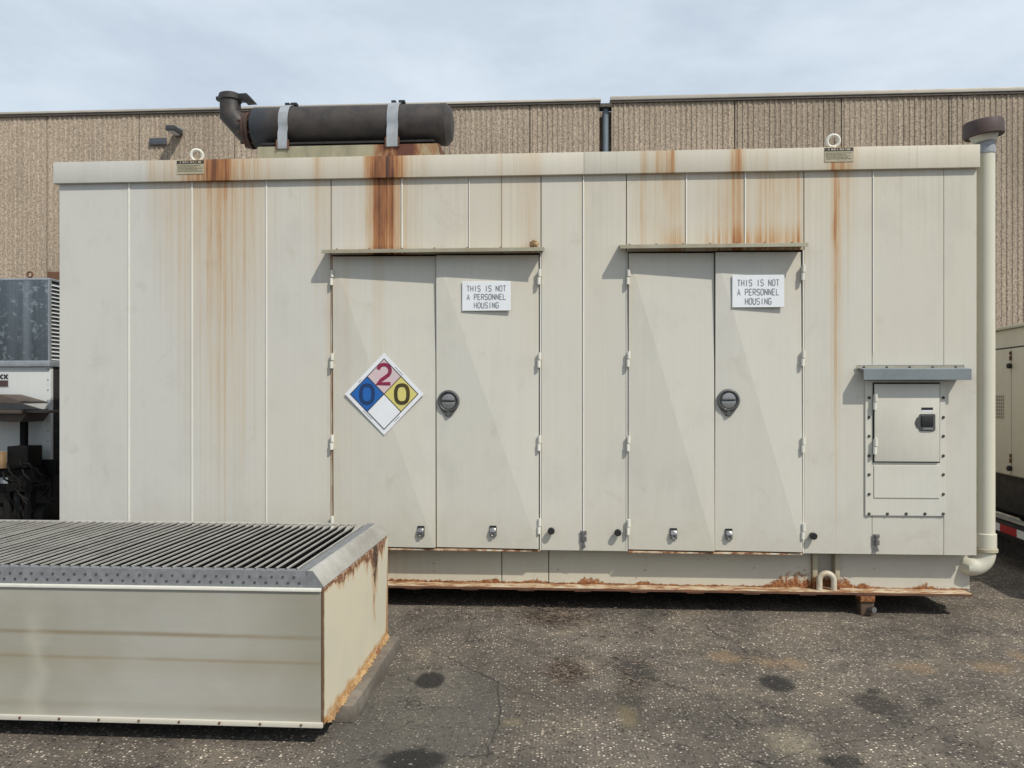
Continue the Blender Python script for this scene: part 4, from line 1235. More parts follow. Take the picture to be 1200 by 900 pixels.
halo = smooth(nt, Mt(nt, 'ADD', Mt(nt, 'SUBTRACT', 1.6, dd), Mt(nt, 'MULTIPLY', Mt(nt, 'SUBTRACT', edge_n, 0.5), 1.3)), 0.0, 0.5, 0.0, 0.6)
c = mixc(nt, halo, c, (0.50, 0.30, 0.13))
c = mixc(nt, k, c, ramp(nt, noise(nt, p, 30, 5, 0.7), [(0.3, (0.06, 0.028, 0.018)), (0.5, (0.20, 0.07, 0.025)), (0.62, (0.55, 0.42, 0.28)), (0.7, (0.16, 0.06, 0.03))]))
hole = Mt(nt, 'MULTIPLY', k, smooth(nt, Mt(nt, 'ABSOLUTE', Mt(nt, 'ADD', y, Mt(nt, 'ADD', 1.285, Mt(nt, 'MULTIPLY', Mt(nt, 'SUBTRACT', edge_n, 0.5), 0.12)))), 0.06, 0.04, 0.0, 0.85))
c = mixc(nt, hole, c, (0.035, 0.02, 0.016))
kb = smooth(nt, Mt(nt, 'ADD', z, Mt(nt, 'MULTIPLY', Mt(nt, 'SUBTRACT', edge_n, 0.5), 0.12)), 0.155, 0.115)
c = mixc(nt, kb, c, ramp(nt, noise(nt, p, 38, 5, 0.7), [(0.3, (0.55, 0.36, 0.13)), (0.48, (0.45, 0.20, 0.05)), (0.6, (0.62, 0.50, 0.30)), (0.7, (0.20, 0.08, 0.03))]))
ke = smooth(nt, Mt(nt, 'ADD', Mt(nt, 'MULTIPLY', z, -0.12), Mt(nt, 'ADD', y, Mt(nt, 'MULTIPLY', edge_n, 0.05))), -1.025, -1.005, 0.0, 0.8)
c = mixc(nt, ke, c, (0.36, 0.16, 0.05))
kf = smooth(nt, Mt(nt, 'ADD', y, Mt(nt, 'MULTIPLY', edge_n, 0.03)), -2.235, -2.255)
c = mixc(nt, kf, c, (0.13, 0.075, 0.04))
setin(nt, b, Base_Color=c, Roughness=0.5, Normal=bump(nt, Mt(nt, 'ADD', noise(nt, p, 2.5, 3), Mt(nt, 'MULTIPLY', k, 0.3)), 0.3, 0.012))

RX0, RX1, RY0, RY1, RZ0, RZ1, RZG = -3.95, -1.067, -2.27, -0.955, 0.092, 0.720, 0.797
rad = thing('radiator_box', 'low cream radiator box with a grey finned top on the asphalt at lower left', 'radiator', ((RX0 + RX1) / 2, (RY0 + RY1) / 2, 0))
fpn = MB()
nx, nz = 90, 18
dents = [(-2.42, 0.50, 0.10, 0.004), (-2.55, 0.30, 0.14, 0.005), (-1.50, 0.30, 0.05, 0.003), (-1.95, 0.42, 0.20, 0.004), (-1.28, 0.55, 0.12, 0.003), (-2.1, 0.2, 0.09, 0.003)]
xa, xb, za, zb = RX0, RX1 - 0.012, RZ0 + 0.022, RZ1 - 0.014
vs = []
for i in range(nx + 1):
    for j in range(nz + 1):
        xx, zz = xa + (xb - xa) * i / nx, za + (zb - za) * j / nz
        dy = 0.004 * math.sin(math.pi * j / nz) * (0.5 + 0.5 * math.sin(xx * 2.3 + 0.7 * math.sin(zz * 5)))
        for (dx_, dz_, rr_, am) in dents:
            dy += am * math.exp(-((xx - dx_) ** 2 + (zz - dz_) ** 2) / rr_ ** 2)
        if i in (0, nx) or j in (0, nz):
            dy = 0
        vs.append((xx, RY0 + dy, zz))
fs = [(i * (nz + 1) + j, (i + 1) * (nz + 1) + j, (i + 1) * (nz + 1) + j + 1, i * (nz + 1) + j + 1) for i in range(nx) for j in range(nz)]
fpn.add(vs, fs)
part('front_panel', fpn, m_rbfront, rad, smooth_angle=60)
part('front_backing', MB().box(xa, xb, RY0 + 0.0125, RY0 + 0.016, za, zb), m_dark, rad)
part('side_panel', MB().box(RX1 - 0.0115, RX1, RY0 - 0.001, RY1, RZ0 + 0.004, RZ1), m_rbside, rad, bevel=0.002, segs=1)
part('side_panel', MB().box(RX0, RX0 + 0.0115, RY0 + 0.0125, RY1, RZ0 + 0.004, RZ1), m_rbside, rad)
part('rear_panel', MB().box(RX0 + 0.012, RX1 - 0.012, RY1 - 0.012, RY1 - 0.001, RZ0 + 0.004, RZ1 - 0.004), m_cream, rad)
part('bottom_plate', MB().box(RX0 + 0.012, RX1 - 0.012, RY0 + 0.0125, RY1 - 0.012, RZ0, RZ0 + 0.006), m_dark, rad)
part('inner_core', MB().box(RX0 + 0.04, RX1 - 0.05, RY0 + 0.04, RY1 - 0.04, 0.60, 0.700), m_dark, rad)
part('top_rim', MB().box(RX0, RX1 - 0.010, RY0 - 0.010, RY0 + 0.010, RZ1 - 0.0135, RZ1 + 0.002), m_white_steel, rad, bevel=0.004)
part('bottom_lip', MB().box(RX0, RX1 - 0.002, RY0 - 0.012, RY0 + 0.011, RZ0 - 0.002, RZ0 + 0.0215), m_cream, rad, bevel=0.004)
lb = MB()
for i in range(16):
    xx = RX1 - 0.10 - i * 0.19
    lb.lathe((xx, RY0 - 0.0125, RZ0 + 0.012), (0, -1, 0), [(0.006, 0), (0.006, 0.003), (0.002, 0.005)], 7)
part('lip_screws', lb, m_rustdark, rad, stuff=True)
m_perf, nt, b = new_mat("perforated_galvanised_angle")
p, x, y, z = pos_xyz(nt)
n1 = noise(nt, p, 30, 4, 0.6)
c = mixc(nt, smooth(nt, n1, 0.3, 0.7), (0.15, 0.156, 0.163), (0.205, 0.212, 0.219))
setin(nt, b, Base_Color=c, Roughness=0.6, Metallic=0.15, Normal=bump(nt, n1, 0.1, 0.003))
# perforated front angle, holes as dark plugs set into it
SL = 0.008


def fy(zz):
    return RY0 + 0.004 + SL * (zz - RZ1) / (RZG - RZ1)


fa = part('front_angle', MB().prism([(RY0 + 0.004, RZ1 + 0.0025), (RY0 + 0.012, RZ1 + 0.0025), (RY0 + 0.012 + SL, RZG - 0.004), (RY0 + 0.055, RZG - 0.004), (RY0 + 0.055, RZG), (RY0 + 0.004 + SL, RZG)], 'x', RX0, RX1 - 0.0785), m_perf, rad, bevel=0.0)
m_hole = simple('dark_hole_grey', (0.05, 0.051, 0.053), 0.8)
hol = MB()
nh = 52
for i in range(nh):
    for row, zz in ((0, RZ1 + 0.022), (1, RZ1 + 0.048)):
        xx = RX1 - 0.115 - i * 0.052 - (0.026 if row else 0)
        yy = fy(zz)
        hol.lathe((xx, yy + 0.002, zz), (0, -1, 0.33), [(0.0068, 0), (0.0068, 0.0033)], 8)
part('angle_holes', hol, m_hole, fa, stuff=True)
sec = [(RX1 - 0.002, RZ1 + 0.0025), (RX1 - 0.002, RZ1 + 0.008), (RX1 - 0.052, RZG + 0.002), (RX1 - 0.0775, RZG + 0.002), (RX1 - 0.0775, RZ1 + 0.0025)]
part('side_angle', MB().prism(sec, 'y', RY0 + 0.008, RY1 - 0.004), m_galv_worn, rad, bevel=0.0012, segs=1)
part('side_angle_shelf', MB().box(RX1 - 0.128, RX1 - 0.0785, RY0 + 0.056, RY1 - 0.007, RZG - 0.004, RZG + 0.0005), m_perf, rad)
part('angle_end', MB().prism(sec, 'y', RY0 + 0.0045, RY0 + 0.0075), m_perf, rad)
part('rear_angle', MB().box(RX0, RX1 - 0.205, RY1 - 0.06, RY1 - 0.006, RZG - 0.006, RZG + 0.001), m_galv_worn, rad)
m_fin = simple("weathered_fin_metal", (0.085, 0.082, 0.074), 0.7, 0.0, 0.2, 22, 0.2, col2=(0.05, 0.048, 0.043))
m_finedge = simple("bright_worn_fin_edge", (0.50, 0.49, 0.45), 0.5, 0.2, 0.15, 30, 0.1, col2=(0.34, 0.33, 0.30))
fp = [(-0.017, -0.046), (-0.0145, -0.046), (0.0128, -0.003), (0.0128, -0.004), (0.018, -0.004), (0.018, 0.0035), (0.0118, 0.0035)]
fmb = MB().prism(fp, 'y', RY0 + 0.034 - (RY0 + RY1) / 2, RY1 - 0.062 - (RY0 + RY1) / 2)
fin_mesh = mesh_of(fmb, 'fin', [m_fin, m_finedge], (0, 0, 0))
for pl in fin_mesh.polygons:
    if pl.center.z > -0.0045 and pl.center.x > 0.011 and abs(pl.normal.y) < 0.5:
        pl.material_index = 1
fx_ = RX1 - 0.150
i = 0
while fx_ > RX0 + 0.06:
    link('fin', fin_mesh, rad, (fx_, (RY0 + RY1) / 2, RZG + 0.004 + random.uniform(-0.0015, 0.0015)))
    fx_ -= 0.0492
# torn bottom seal along the right side
rng = random.Random(11)
ts = MB()
n = 46
for i in range(n):
    y0 = RY0 + 0.06 + (RY1 - RY0 - 0.05) * i / n
    w = rng.uniform(0.006, 0.022)
    hh = rng.uniform(0.008, 0.036)
    cxr = RX1 + 0.004
    ts.add([(cxr - 0.006, y0, RZ0 - 0.006), (cxr + w, y0 + 0.01, RZ0 - 0.006), (cxr + w * 0.5, y0 + 0.035, RZ0 - 0.008), (cxr - 0.004, y0 + 0.036, RZ0 - 0.006),
            (cxr - 0.003, y0 + 0.012, RZ0 + hh)], [(0, 1, 4), (1, 2, 4), (2, 3, 4), (3, 0, 4), (3, 2, 1, 0)])
part('torn_seal', ts, simple("rotted_yellow_seal", (0.46, 0.32, 0.15), 0.8, 0.0, 0.3, 40, 0.4, col2=(0.20, 0.085, 0.035)), rad, stuff=True)
m_wood = simple("grey_weathered_timber", (0.115, 0.098, 0.08), 0.85, 0.0, 0.25, 18, 0.4, col2=(0.20, 0.175, 0.145))
tm = MB().box(RX1 - 0.10, RX1 + 0.068, -2.01, RY1 + 0.03, 0.002, 0.084)
tag(part('timber_bearer', tm, m_wood, bevel=0.004), 'grey weathered timber bearer sticking out under the radiator box right side', 'timber')

# ------------------------------------------------------------------ generator set to the left, behind
m_wgen = paint("off_white_generator_paint", base=(0.56, 0.57, 0.54), cool=(0.55, 0.57, 0.56), rough=0.45)
m_hood, nt, b = new_mat("speckled_galvanised_hood")
p, x, y, z = pos_xyz(nt)
n1 = noise(nt, p, 16, 5, 0.7)
n2 = noise(nt, scaled(nt, p, 14, 14, 0.6), 1.0, 3, 0.5)
c = mixc(nt, smooth(nt, n2, 0.35, 0.65), (0.068, 0.088, 0.102), (0.10, 0.122, 0.14))
c = mixc(nt, smooth(nt, n1, 0.53, 0.66, 0, 0.8), c, (0.24, 0.28, 0.31))
for u in (28, 57):
    xs = SX(u, 1.43)
    c = mixc(nt, smooth(nt, Mt(nt, 'ABSOLUTE', Mt(nt, 'SUBTRACT', x, xs)), 0.05, 0.01, 0.0, 0.5), c, (0.20, 0.24, 0.27))
setin(nt, b, Base_Color=c, Roughness=0.5, Metallic=0.3, Normal=bump(nt, n1, 0.1, 0.004))
GY = 1.46
m_shade = simple('shade_brown_panel', (0.05, 0.043, 0.036), 0.7, 0.0, 0.3, 9, 0.2, col2=(0.085, 0.07, 0.055))  # shadow on the lower wall, put into its dark brown colour
gx1 = SX(58, GY)
gz_hood0, gz_hood1 = S(58, 426, GY)[1], S(58, 328, GY)[1]
gen = thing('generator_enclosure', 'off-white generator enclosure with a blue-grey louvred metal hood left of the container', 'generator', (gx1 - 1.3, GY + 1.2, 0))
part('front_wall', MB().box(gx1 - 3.2, gx1 - 0.62, GY + 0.03, GY + 0.07, 0.45, gz_hood0 - 0.03), m_wgen, gen, bevel=0.003)
part('front_wall', MB().box(gx1 - 0.612, gx1 - 0.01, GY + 0.03, GY + 0.07, 0.95, gz_hood0 - 0.03), m_wgen, gen, bevel=0.003)
part('shade_black_side_wall', MB().box(gx1 - 0.05, gx1 - 0.012, GY + 0.072, GY + 2.6, 0.45, gz_hood0 - 0.03), m_dark, gen, bevel=0.003)  # side wall coloured near black to carry the shade of the gap
part('skid', MB().box(gx1 - 3.2, gx1 - 0.03, GY + 0.1, GY + 2.6, 0.0, 0.445), m_dark, gen)
part('lower_panel', MB().box(gx1 - 0.61, gx1 - 0.03, GY + 0.05, GY + 0.068, 0.45, 0.945), m_shade, gen)
part('hood_base_flange', MB().box(gx1 - 3.2, gx1 + 0.004, GY - 0.004, GY + 2.6, gz_hood0 - 0.028, gz_hood0 + 0.03), m_galv, gen, bevel=0.003)
hd_ = part('hood', MB().box(gx1 - 3.2, gx1 - 0.012, GY + 0.002, GY + 0.03, gz_hood0 + 0.0305, gz_hood1), m_hood, gen, bevel=0.003)
part('hood_corner', MB().box(gx1 - 0.0118, gx1, GY - 0.001, GY + 0.031, gz_hood0 + 0.0305, gz_hood1), m_galv, hd_)
part('hood_top', MB().box(gx1 - 3.2, gx1 + 0.002, GY + 0.0, GY + 2.6, gz_hood1 + 0.0005, gz_hood1 + 0.02), m_galv, hd_, bevel=0.003)
part('hood_inside', MB().box(gx1 - 3.1, gx1 - 0.12, GY + 0.1, GY + 2.5, gz_hood0 + 0.04, gz_hood1 - 0.01), m_dark, hd_)
nl = 20
sl = MB().prism([(0.0, 0.0), (0.004, 0.0), (-0.036, 0.034), (-0.040, 0.034)], 'y', 0.0, 2.49)
slat_mesh = mesh_of(sl, 'louvre_slat', simple("pale_louvre_metal", (0.62, 0.64, 0.64), 0.45, 0.1, 0.06), (0, 0, 0))
for i in range(nl):
    link('louvre_slat', slat_mesh, gen, (gx1 - 0.003, GY + 0.033, gz_hood0 + 0.036 + i * (gz_hood1 - gz_hood0 - 0.05) / nl))
ex_, ez_ = S(31, 322, GY)
part('lifting_eye', MB().torus((ex_, GY + 0.05, ez_ + 0.01), (0, 1, 0), 0.026, 0.009, 22, 8).cyl((ex_, GY + 0.05, gz_hood1 + 0.02), (ex_, GY + 0.05, ez_ - 0.012), 0.01, 10), m_rustdark, gen, smooth_angle=50)
rx_, rz_ = S(63, 320, GY + 0.3)
part('exhaust_stub', MB().box(rx_ - 0.07, rx_ + 0.14, GY + 0.3, GY + 0.5, gz_hood1 + 0.021, gz_hood1 + 0.13), m_rustdark, gen, bevel=0.006)
ddx, ddz = S(1, 445, GY)
dec = part('decal', MB().box(ddx - 0.16, ddx + 0.06, GY + 0.0265, GY + 0.0285, ddz - 0.07, ddz + 0.07), m_wgen, gen)
part('decal_band', MB().box(ddx - 0.155, ddx + 0.055, GY + 0.0245, GY + 0.0262, ddz - 0.066, ddz - 0.005), simple("decal_brown_print", (0.08, 0.05, 0.045), 0.5), dec)
part('decal_lettering', MB().stroke([(ddx - 0.06, ddz + 0.05), (ddx + 0.0, ddz + 0.008)], 0.016, GY + 0.0243, GY + 0.0262).stroke([(ddx - 0.06, ddz + 0.009), (ddx + 0.0, ddz + 0.051)], 0.016, GY + 0.0246, GY + 0.0262)
     .stroke([(ddx + 0.012, ddz + 0.05), (ddx + 0.05, ddz + 0.008)], 0.016, GY + 0.0243, GY + 0.0262).stroke([(ddx + 0.012, ddz + 0.009), (ddx + 0.05, ddz + 0.051)], 0.016, GY + 0.0246, GY + 0.0262), m_line, dec)
rs = MB()
for i in range(14):
    rs.lathe((gx1 - 0.035, GY + 0.029, 0.55 + i * 0.1), (0, -1, 0), [(0.006, 0), (0.005, 0.004), (0.002, 0.005)], 7)
part('wall_rivets', rs, m_rustdark, gen, stuff=True)
# hoses and pipes in the gap beside the generator
hs = thing('hose_bundle', 'dark hoses hanging in the narrow gap between generator and container', 'hoses', (gx1 + 0.1, GY + 0.5, 0))
for i in range(5):
    a = gx1 + 0.05 + 0.035 * i
    pts = [(a + 0.03 * math.sin(i * 2 + j * 0.8), GY + 0.45 + 0.04 * math.cos(i + j), 0.02 + j * 0.2) for j in range(8)]
    part('hose', MB().tube(pts, 0.013, 8), m_black if i % 2 else simple("dirty_grey_hose", (0.09, 0.088, 0.08), 0.7), hs, smooth_angle=50)
cj = MB()
for j in range(7):
    cj.torus((gx1 + 0.075, GY + 0.35, 1.12 + 0.035 * j), (0.3, 0.2, 1), 0.024, 0.007, 16, 6)
part('coiled_spring_hose', cj, simple("pale_coil_hose", (0.30, 0.30, 0.29), 0.5), hs, smooth_angle=60)

# dark machine stand in front of it
MYF = 1.12
mch = thing('engine_stand', 'black engine stand with a rusty steel shelf beside the off-white generator', 'machine', (SX(20, MYF), MYF, 0))
m_shelf = simple("brown_grimy_plate", (0.055, 0.042, 0.035), 0.7, 0.1, 0.25, 14, 0.3, col2=(0.10, 0.078, 0.062))
sxa, sza = S(31, 466, MYF)
_, szb = S(31, 484, MYF)
part('shelf', MB().prism([(sxa - 1.1, sza + 0.035), (sxa - 0.28, sza + 0.03), (sxa - 0.02, sza - 0.04), (sxa, sza - 0.055), (sxa - 0.6, sza - 0.05), (sxa - 1.1, sza - 0.05)], 'y', MYF, MYF + 0.32), m_shelf, mch, bevel=0.006)
part('shelf_wing', MB().box(sxa - 0.02, SX(55, MYF), MYF + 0.02, MYF + 0.31, szb + 0.0, szb + 0.022).box(sxa - 1.1, sxa - 0.021, MYF - 0.03, MYF + 0.33, szb - 0.005, szb + 0.03), m_shelf, mch, bevel=0.003)
sxb, szc = S(22, 495, MYF)
part('shelf_funnel', MB().prism([(sxa - 1.1, szb - 0.006), (sxa - 0.01, szb - 0.006), (sxb + 0.0, szc), (sxb - 0.07, szc), (sxa - 1.1, szb - 0.03)], 'y', MYF + 0.02, MYF + 0.34), m_shelf, mch, bevel=0.004)
m_blk = simple("grimy_black_machine_paint", (0.006, 0.006, 0.006), 0.6, 0.0, 0.3, 12, 0.3, col2=(0.014, 0.013, 0.012))
m_blk.node_tree.nodes['Principled BSDF'].inputs['Specular IOR Level'].default_value = 0.12
bxa, bz1 = S(8, 523, MYF)
bxb, bz0 = S(33, 545, MYF)
part('battery_case', MB().box(bxa, bxb, MYF, MYF + 0.2, bz0 - 0.03, bz1), m_blk, mch, bevel=0.01)
zz1 = S(30, 546, MYF)[1]
part('frame_beam', MB().box(sxa - 1.1, SX(34, MYF), MYF + 0.05, MYF + 0.25, zz1 - 0.25, zz1 - 0.032), m_blk, mch, bevel=0.01)
zz2 = S(60, 539, MYF + 0.26)[1]
part('side_arm', MB().box(SX(33, MYF + 0.26), SX(66, MYF + 0.26), MYF + 0.255, MYF + 0.34, zz2 - 0.14, zz2), m_blk, mch, bevel=0.015)
part('side_arm_brace', MB().prism([(SX(33, MYF + 0.26), zz2 - 0.142), (SX(58, MYF + 0.26), zz2 - 0.142), (SX(45, MYF + 0.26), zz2 - 0.24), (SX(33, MYF + 0.26), zz2 - 0.30)], 'y', MYF + 0.26, MYF + 0.33), m_blk, mch, bevel=0.004)
for u in (2, 14, 27):
    a = SX(u, MYF)
    part('leg', MB().box(a - 0.03, a + 0.035, MYF + 0.06, MYF + 0.14, 0.0, zz1 - 0.252), m_blk, mch, bevel=0.006)
part('tank', MB().lathe((SX(-30, MYF), MYF + 0.20, 0.45), (1, 0, 0), [(0.08, 0), (0.12, 0.02), (0.12, 0.60), (0.08, 0.62)], 24), m_blk, mch, smooth_angle=40)
part('tag_plate', MB().box(SX(-4, MYF), SX(5, MYF), MYF + 0.046, MYF + 0.049, zz1 - 0.17, zz1 - 0.115), m_galv, mch)
part('shelf_post', MB().box(SX(2, MYF), SX(2, MYF) + 0.05, MYF + 0.24, MYF + 0.29, zz1 - 0.03, szc + 0.05), m_blk, mch)
wx, wz0 = S(6, 546, MYF)
tag(part('wood_block', MB().box(SX(-16, MYF), SX(9, MYF) - 0.002 - 0.0, MYF - 0.06, MYF - 0.004, bz0 - 0.028, S(6, 529, MYF)[1]), simple("tan_wood", (0.30, 0.19, 0.10), 0.8, 0, 0.2, 14, 0.3), bevel=0.006),
    'tan wood block lying against the black battery case on the engine stand', 'wood block')

rgc = random.Random(21)
for i in range(7):
    ua, va = rgc.uniform(-4, 40), rgc.uniform(536, 560)
    pts = []
    for j in range(9):
        xx, zz = S(ua + j * rgc.uniform(1.5, 4.5), va + 6 * j * rgc.uniform(0.4, 1.1) + 3 * math.sin(i + j), MYF - 0.03 - 0.012 * i)
        pts.append((xx, MYF - 0.03 - 0.012 * i - 0.01 * math.sin(j), max(zz, 0.02)))
    part('cable', MB().tube(pts, rgc.uniform(0.006, 0.012), 8), m_blk, mch, smooth_angle=60)

# ------------------------------------------------------------------ trailer-mounted generator on the right
tp = Vector((4.12, 1.87, 0))
td = Vector((0.092, 0.996, 0)).normalized()
ang = math.atan2(-td.x, td.y)


def tpt(s, off, z):                                  # s along the side, off to the right of the side face
    q = tp + td * s + Vector((td.y, -td.x, 0)) * off
    return (q.x, q.y, z)


def tbox(mb, s0, s1, o0, o1, z0, z1):
    vs = [tpt(s0, o0, z0), tpt(s0, o1, z0), tpt(s1, o1, z0), tpt(s1, o0, z0), tpt(s0, o0, z1), tpt(s0, o1, z1), tpt(s1, o1, z1), tpt(s1, o0, z1)]
    return mb.add(vs, [(3, 2, 1, 0), (4, 5, 6, 7), (0, 1, 5, 4), (1, 2, 6, 5), (2, 3, 7, 6), (3, 0, 4, 7)])


tr = thing('trailer_generator', 'off-white generator housing on a black road trailer at the far right', 'trailer', tpt(1.2, 1.0, 0))
m_tbody = paint("trailer_housing_paint", base=(0.57, 0.54, 0.44), cool=(0.56, 0.535, 0.455), rough=0.42)
zt = 2.225
tbx = part('housing', tbox(MB(), -1.3, 3.6, 0.03, 1.9, 0.86, zt - 0.02), m_tbody, tr, bevel=0.015)
part('roof_lid', tbox(MB(), -1.32, 3.62, 0.0, 1.93, zt - 0.018, zt + 0.012), m_tbody, tr, bevel=0.012)
sA, sB, sC = -1.25, -0.335, 0.9
for a, b2 in ((sA, sB), (sB, sC), (sC, 2.2), (2.2, 3.5)):
    dpan = part('access_door', tbox(MB(), a + 0.006, b2 - 0.006, 0.0085, 0.028, 0.875, zt - 0.20), m_tbody, tr, bevel=0.003)
    part('door_gap', tbox(MB(), a + 0.001, b2 - 0.001, 0.0282, 0.0298, 0.87, zt - 0.185), m_dark, tr)
knob = MB().lathe((0, 0, 0), (-1, 0, 0), [(0.020, 0), (0.024, 0.01), (0.024, 0.03), (0.014, 0.036)], 16)
knob_mesh = mesh_of(knob, 'latch_knob', m_black, (0, 0, 0), smooth_angle=40)
for zz in (1.865, 0.935):
    link('latch_knob', knob_mesh, tr, tpt(sB, 0.008, zz))
    hg = MB()
    tbox(hg, sB - 0.012, sB + 0.012, -0.004, 0.008, zz + 0.05, zz + 0.09)
    tbox(hg, sB - 0.012, sB + 0.012, -0.004, 0.008, zz + 0.10, zz + 0.13)
    part('latch_strap', hg, m_rustdark, tr)
vg = MB()
for i in range(7):
    zz = 1.385 + i * 0.032
    tbox(vg, -0.20, 0.16, 0.0045, 0.0083, zz, zz + 0.017)
part('vent_grille', vg, simple("grey_vent_mesh", (0.24, 0.225, 0.18), 0.6), tr)
vgb = MB()
for i in range(9):
    ss = -0.195 + i * 0.042
    tbox(vgb, ss, ss + 0.008, 0.001, 0.0043, 1.38, 1.60)
part('vent_grille_bars', vgb, m_tbody, tr)
part('chassis_rail', tbox(MB(), -1.8, 4.0, 0.12, 0.3, 0.50, 0.857), m_black, tr, bevel=0.01)
part('chassis_side', tbox(MB(), -1.8, 4.0, 0.02, 0.10, 0.28, 0.42), m_black, tr, bevel=0.008)
part('fuel_tank', tbox(MB(), -1.0, 3.2, 0.32, 1.6, 0.40, 0.855), m_black, tr, bevel=0.02)
part('deck_board', tbox(MB(), -1.75, 3.9, 0.06, 0.11, 0.43, 0.455), m_galv_worn, tr)
m_reflred = simple("red_reflective_tape", (0.42, 0.012, 0.014), 0.35, 0.0, 0.08)
s = -1.7
i = 0
while s < 3.6:
    part('reflector_tape', tbox(MB(), s, s + 0.318, 0.0155, 0.0185, 0.325, 0.395), m_reflred if i % 2 == 0 else m_sign, tr)
    s += 0.32
    i += 1
tyre = MB().lathe((0, 0, 0), (1, 0, 0), [(0.16, -0.09), (0.28, -0.10), (0.33, -0.085), (0.345, -0.04), (0.345, 0.04), (0.33, 0.085), (0.28, 0.10), (0.16, 0.09)], 32)
tyre_mesh = mesh_of(tyre, 'wheel', m_black, (0, 0, 0), smooth_angle=40)
for s_ in (1.6, 2.4):
    for off in (0.45, 1.5):
        link('wheel', tyre_mesh, tr, tpt(s_, off, 0.346))
part('jack_stand', tbox(MB(), -1.5, -1.4, 0.9, 1.0, 0.0, 0.5), m_black, tr)
part('crossmember', tbox(MB(), -1.8, -1.7, 0.11, 1.8, 0.28, 0.49), m_black, tr)

# ------------------------------------------------------------------ loose bits on the asphalt
rng = random.Random(3)
pb = MB()
for i in range(5200):
    xx = rng.uniform(-3.0, 4.6)
    yy = -0.2 - 4.0 * rng.random() ** 0.8
    s = rng.uniform(0.0025, 0.006) * (1.7 if rng.random() < 0.10 else 1)
    a = rng.uniform(0, 6.28)
    ca_, sa_ = math.cos(a) * s * rng.uniform(1, 1.8), math.sin(a) * s
    cb_, sb_ = -math.sin(a) * s, math.cos(a) * s
    h = s * rng.uniform(0.5, 0.9)
    pb.add([(xx + ca_, yy + sa_, 0.001), (xx + cb_, yy + sb_, 0.001), (xx - ca_, yy - sa_, 0.001), (xx - cb_, yy - sb_, 0.001),
            (xx + ca_ * 0.4, yy + sa_ * 0.4, h), (xx - cb_ * 0.5, yy - sb_ * 0.5, h * 0.9)],
           [(0, 1, 4), (1, 2, 5, 4), (2, 3, 5), (3, 0, 4, 5)])
pebbles = part('loose_grit', pb, simple("pale_grit", (0.26, 0.23, 0.19), 0.85, 0, 0.4, 30, 0.2, col2=(0.09, 0.08, 0.07)))
pebbles['kind'] = 'stuff'
pebbles['label'] = 'pale grit and small stones loose on the asphalt'
tw = MB()
for (u, v, su, sv, n) in ((652, 722, 44, 12, 330), (664, 786, 22, 12, 80), (720, 735, 70, 14, 60), (560, 712, 90, 5, 60), (840, 716, 120, 5, 60), (950, 740, 120, 40, 50), (760, 790, 60, 30, 40)):
    for i in range(n):
        uu, vv = rng.gauss(u, su * 0.6), max(rng.gauss(v, sv * 0.6), 708)
        xx, yy = G(uu, vv)
        a = rng.uniform(0, math.pi)
        ln = rng.uniform(0.01, 0.045)
        z0 = rng.uniform(0.002, 0.012)
        tw.tube([(xx, yy, z0), (xx + ln * math.cos(a), yy + ln * math.sin(a), z0 + rng.uniform(0, 0.008))], rng.uniform(0.001, 0.0026), 4)
for (u, v, su, sv, n) in ((652, 722, 44, 12, 200), (664, 788, 22, 12, 70), (745, 788, 26, 20, 60), (850, 745, 160, 40, 60), (600, 716, 140, 5, 70)):
    for i in range(n):
        uu, vv = rng.gauss(u, su * 0.6), max(rng.gauss(v, sv * 0.6), 708)
        xx, yy = G(uu, vv)
        a, ln, wd, hz = rng.uniform(0, 6.28), rng.uniform(0.008, 0.024), rng.uniform(0.004, 0.010), rng.uniform(0.002, 0.012)
        ca_, sa_ = math.cos(a), math.sin(a)
        tw.add([(xx - ca_ * ln, yy - sa_ * ln, 0.003), (xx - sa_ * wd, yy + ca_ * wd, hz), (xx + ca_ * ln, yy + sa_ * ln, 0.004), (xx + sa_ * wd, yy - ca_ * wd, hz * 0.6)],
               [(0, 1, 2), (0, 2, 3)])
litter = part('twig_litter', tw, simple("dry_twigs", (0.05, 0.034, 0.024), 0.9, 0, 0.4, 45, 0.1, col2=(0.26, 0.20, 0.15)))
litter['kind'] = 'stuff'
litter['label'] = 'dry twigs and leaf bits scattered on the asphalt before the container'
# open cracks
m_crack = simple("dirt_filled_crack", (0.04, 0.035, 0.03), 0.95)


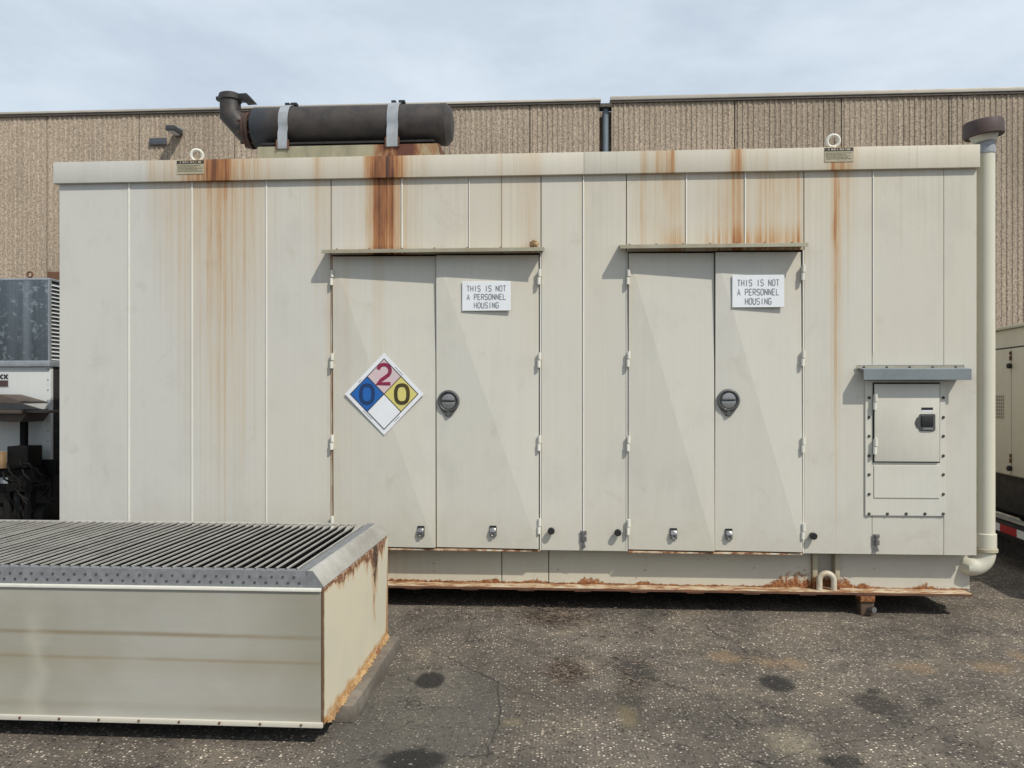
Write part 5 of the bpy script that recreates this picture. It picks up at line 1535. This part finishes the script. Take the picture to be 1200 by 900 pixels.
def crack(pts, w0, seed):
    rg = random.Random(seed)
    P = [Vector((*G(u, v), 0)) for u, v in pts]
    fine = []
    for a, b2 in zip(P[:-1], P[1:]):
        n = max(3, int((b2 - a).length / 0.025))
        fine += [a.lerp(b2, i / n) for i in range(n)]
    fine.append(P[-1])
    mb = MB()
    nn = len(fine)
    off = 0
    vs = []
    for i, q in enumerate(fine):
        d = (fine[min(i + 1, nn - 1)] - fine[max(i - 1, 0)]).normalized()
        nr = Vector((-d.y, d.x, 0))
        off = off * 0.8 + rg.uniform(-0.008, 0.008)
        w = w0 * 0.7 * rg.uniform(0.1, 1.3) * min(1, i / 5 + 0.1, (nn - 1 - i) / 5 + 0.1)
        c0 = q + nr * off
        vs += [c0 + nr * w, c0 - nr * w]
    mb.add([(q.x, q.y, 0.0022) for q in vs], [(2 * i, 2 * i + 1, 2 * i + 3, 2 * i + 2) for i in range(nn - 1)])
    o = part('pavement_crack', mb, m_crack)
    o['kind'] = 'structure'


crack([(500, 762), (520, 768), (555, 785), (582, 800), (586, 830), (576, 870), (566, 898)], 0.006, 1)
crack([(558, 716), (552, 735), (545, 752), (520, 768)], 0.005, 2)
crack([(828, 732), (836, 742), (858, 752)], 0.009, 3)
crack([(690, 730), (706, 726), (735, 730), (775, 740)], 0.004, 4)
crack([(632, 770), (655, 772), (690, 767)], 0.006, 5)
crack([(758, 770), (745, 790), (738, 805)], 0.007, 6)
crack([(868, 884), (884, 892), (905, 897)], 0.012, 8)
crack([(600, 775), (618, 790), (640, 768)], 0.004, 9)
crack([(582, 800), (600, 812), (622, 814), (650, 830)], 0.003, 10)
crack([(555, 785), (575, 776), (600, 775)], 0.003, 11)
crack([(858, 752), (880, 766), (905, 772), (940, 790)], 0.004, 12)
crack([(655, 772), (662, 756), (690, 744), (700, 730)], 0.003, 13)
crack([(745, 790), (770, 796), (800, 792)], 0.003, 14)
crack([(905, 897), (950, 880), (1000, 868), (1060, 866)], 0.003, 15)
crack([(1060, 866), (1100, 850), (1160, 846), (1230, 830)], 0.003, 16)
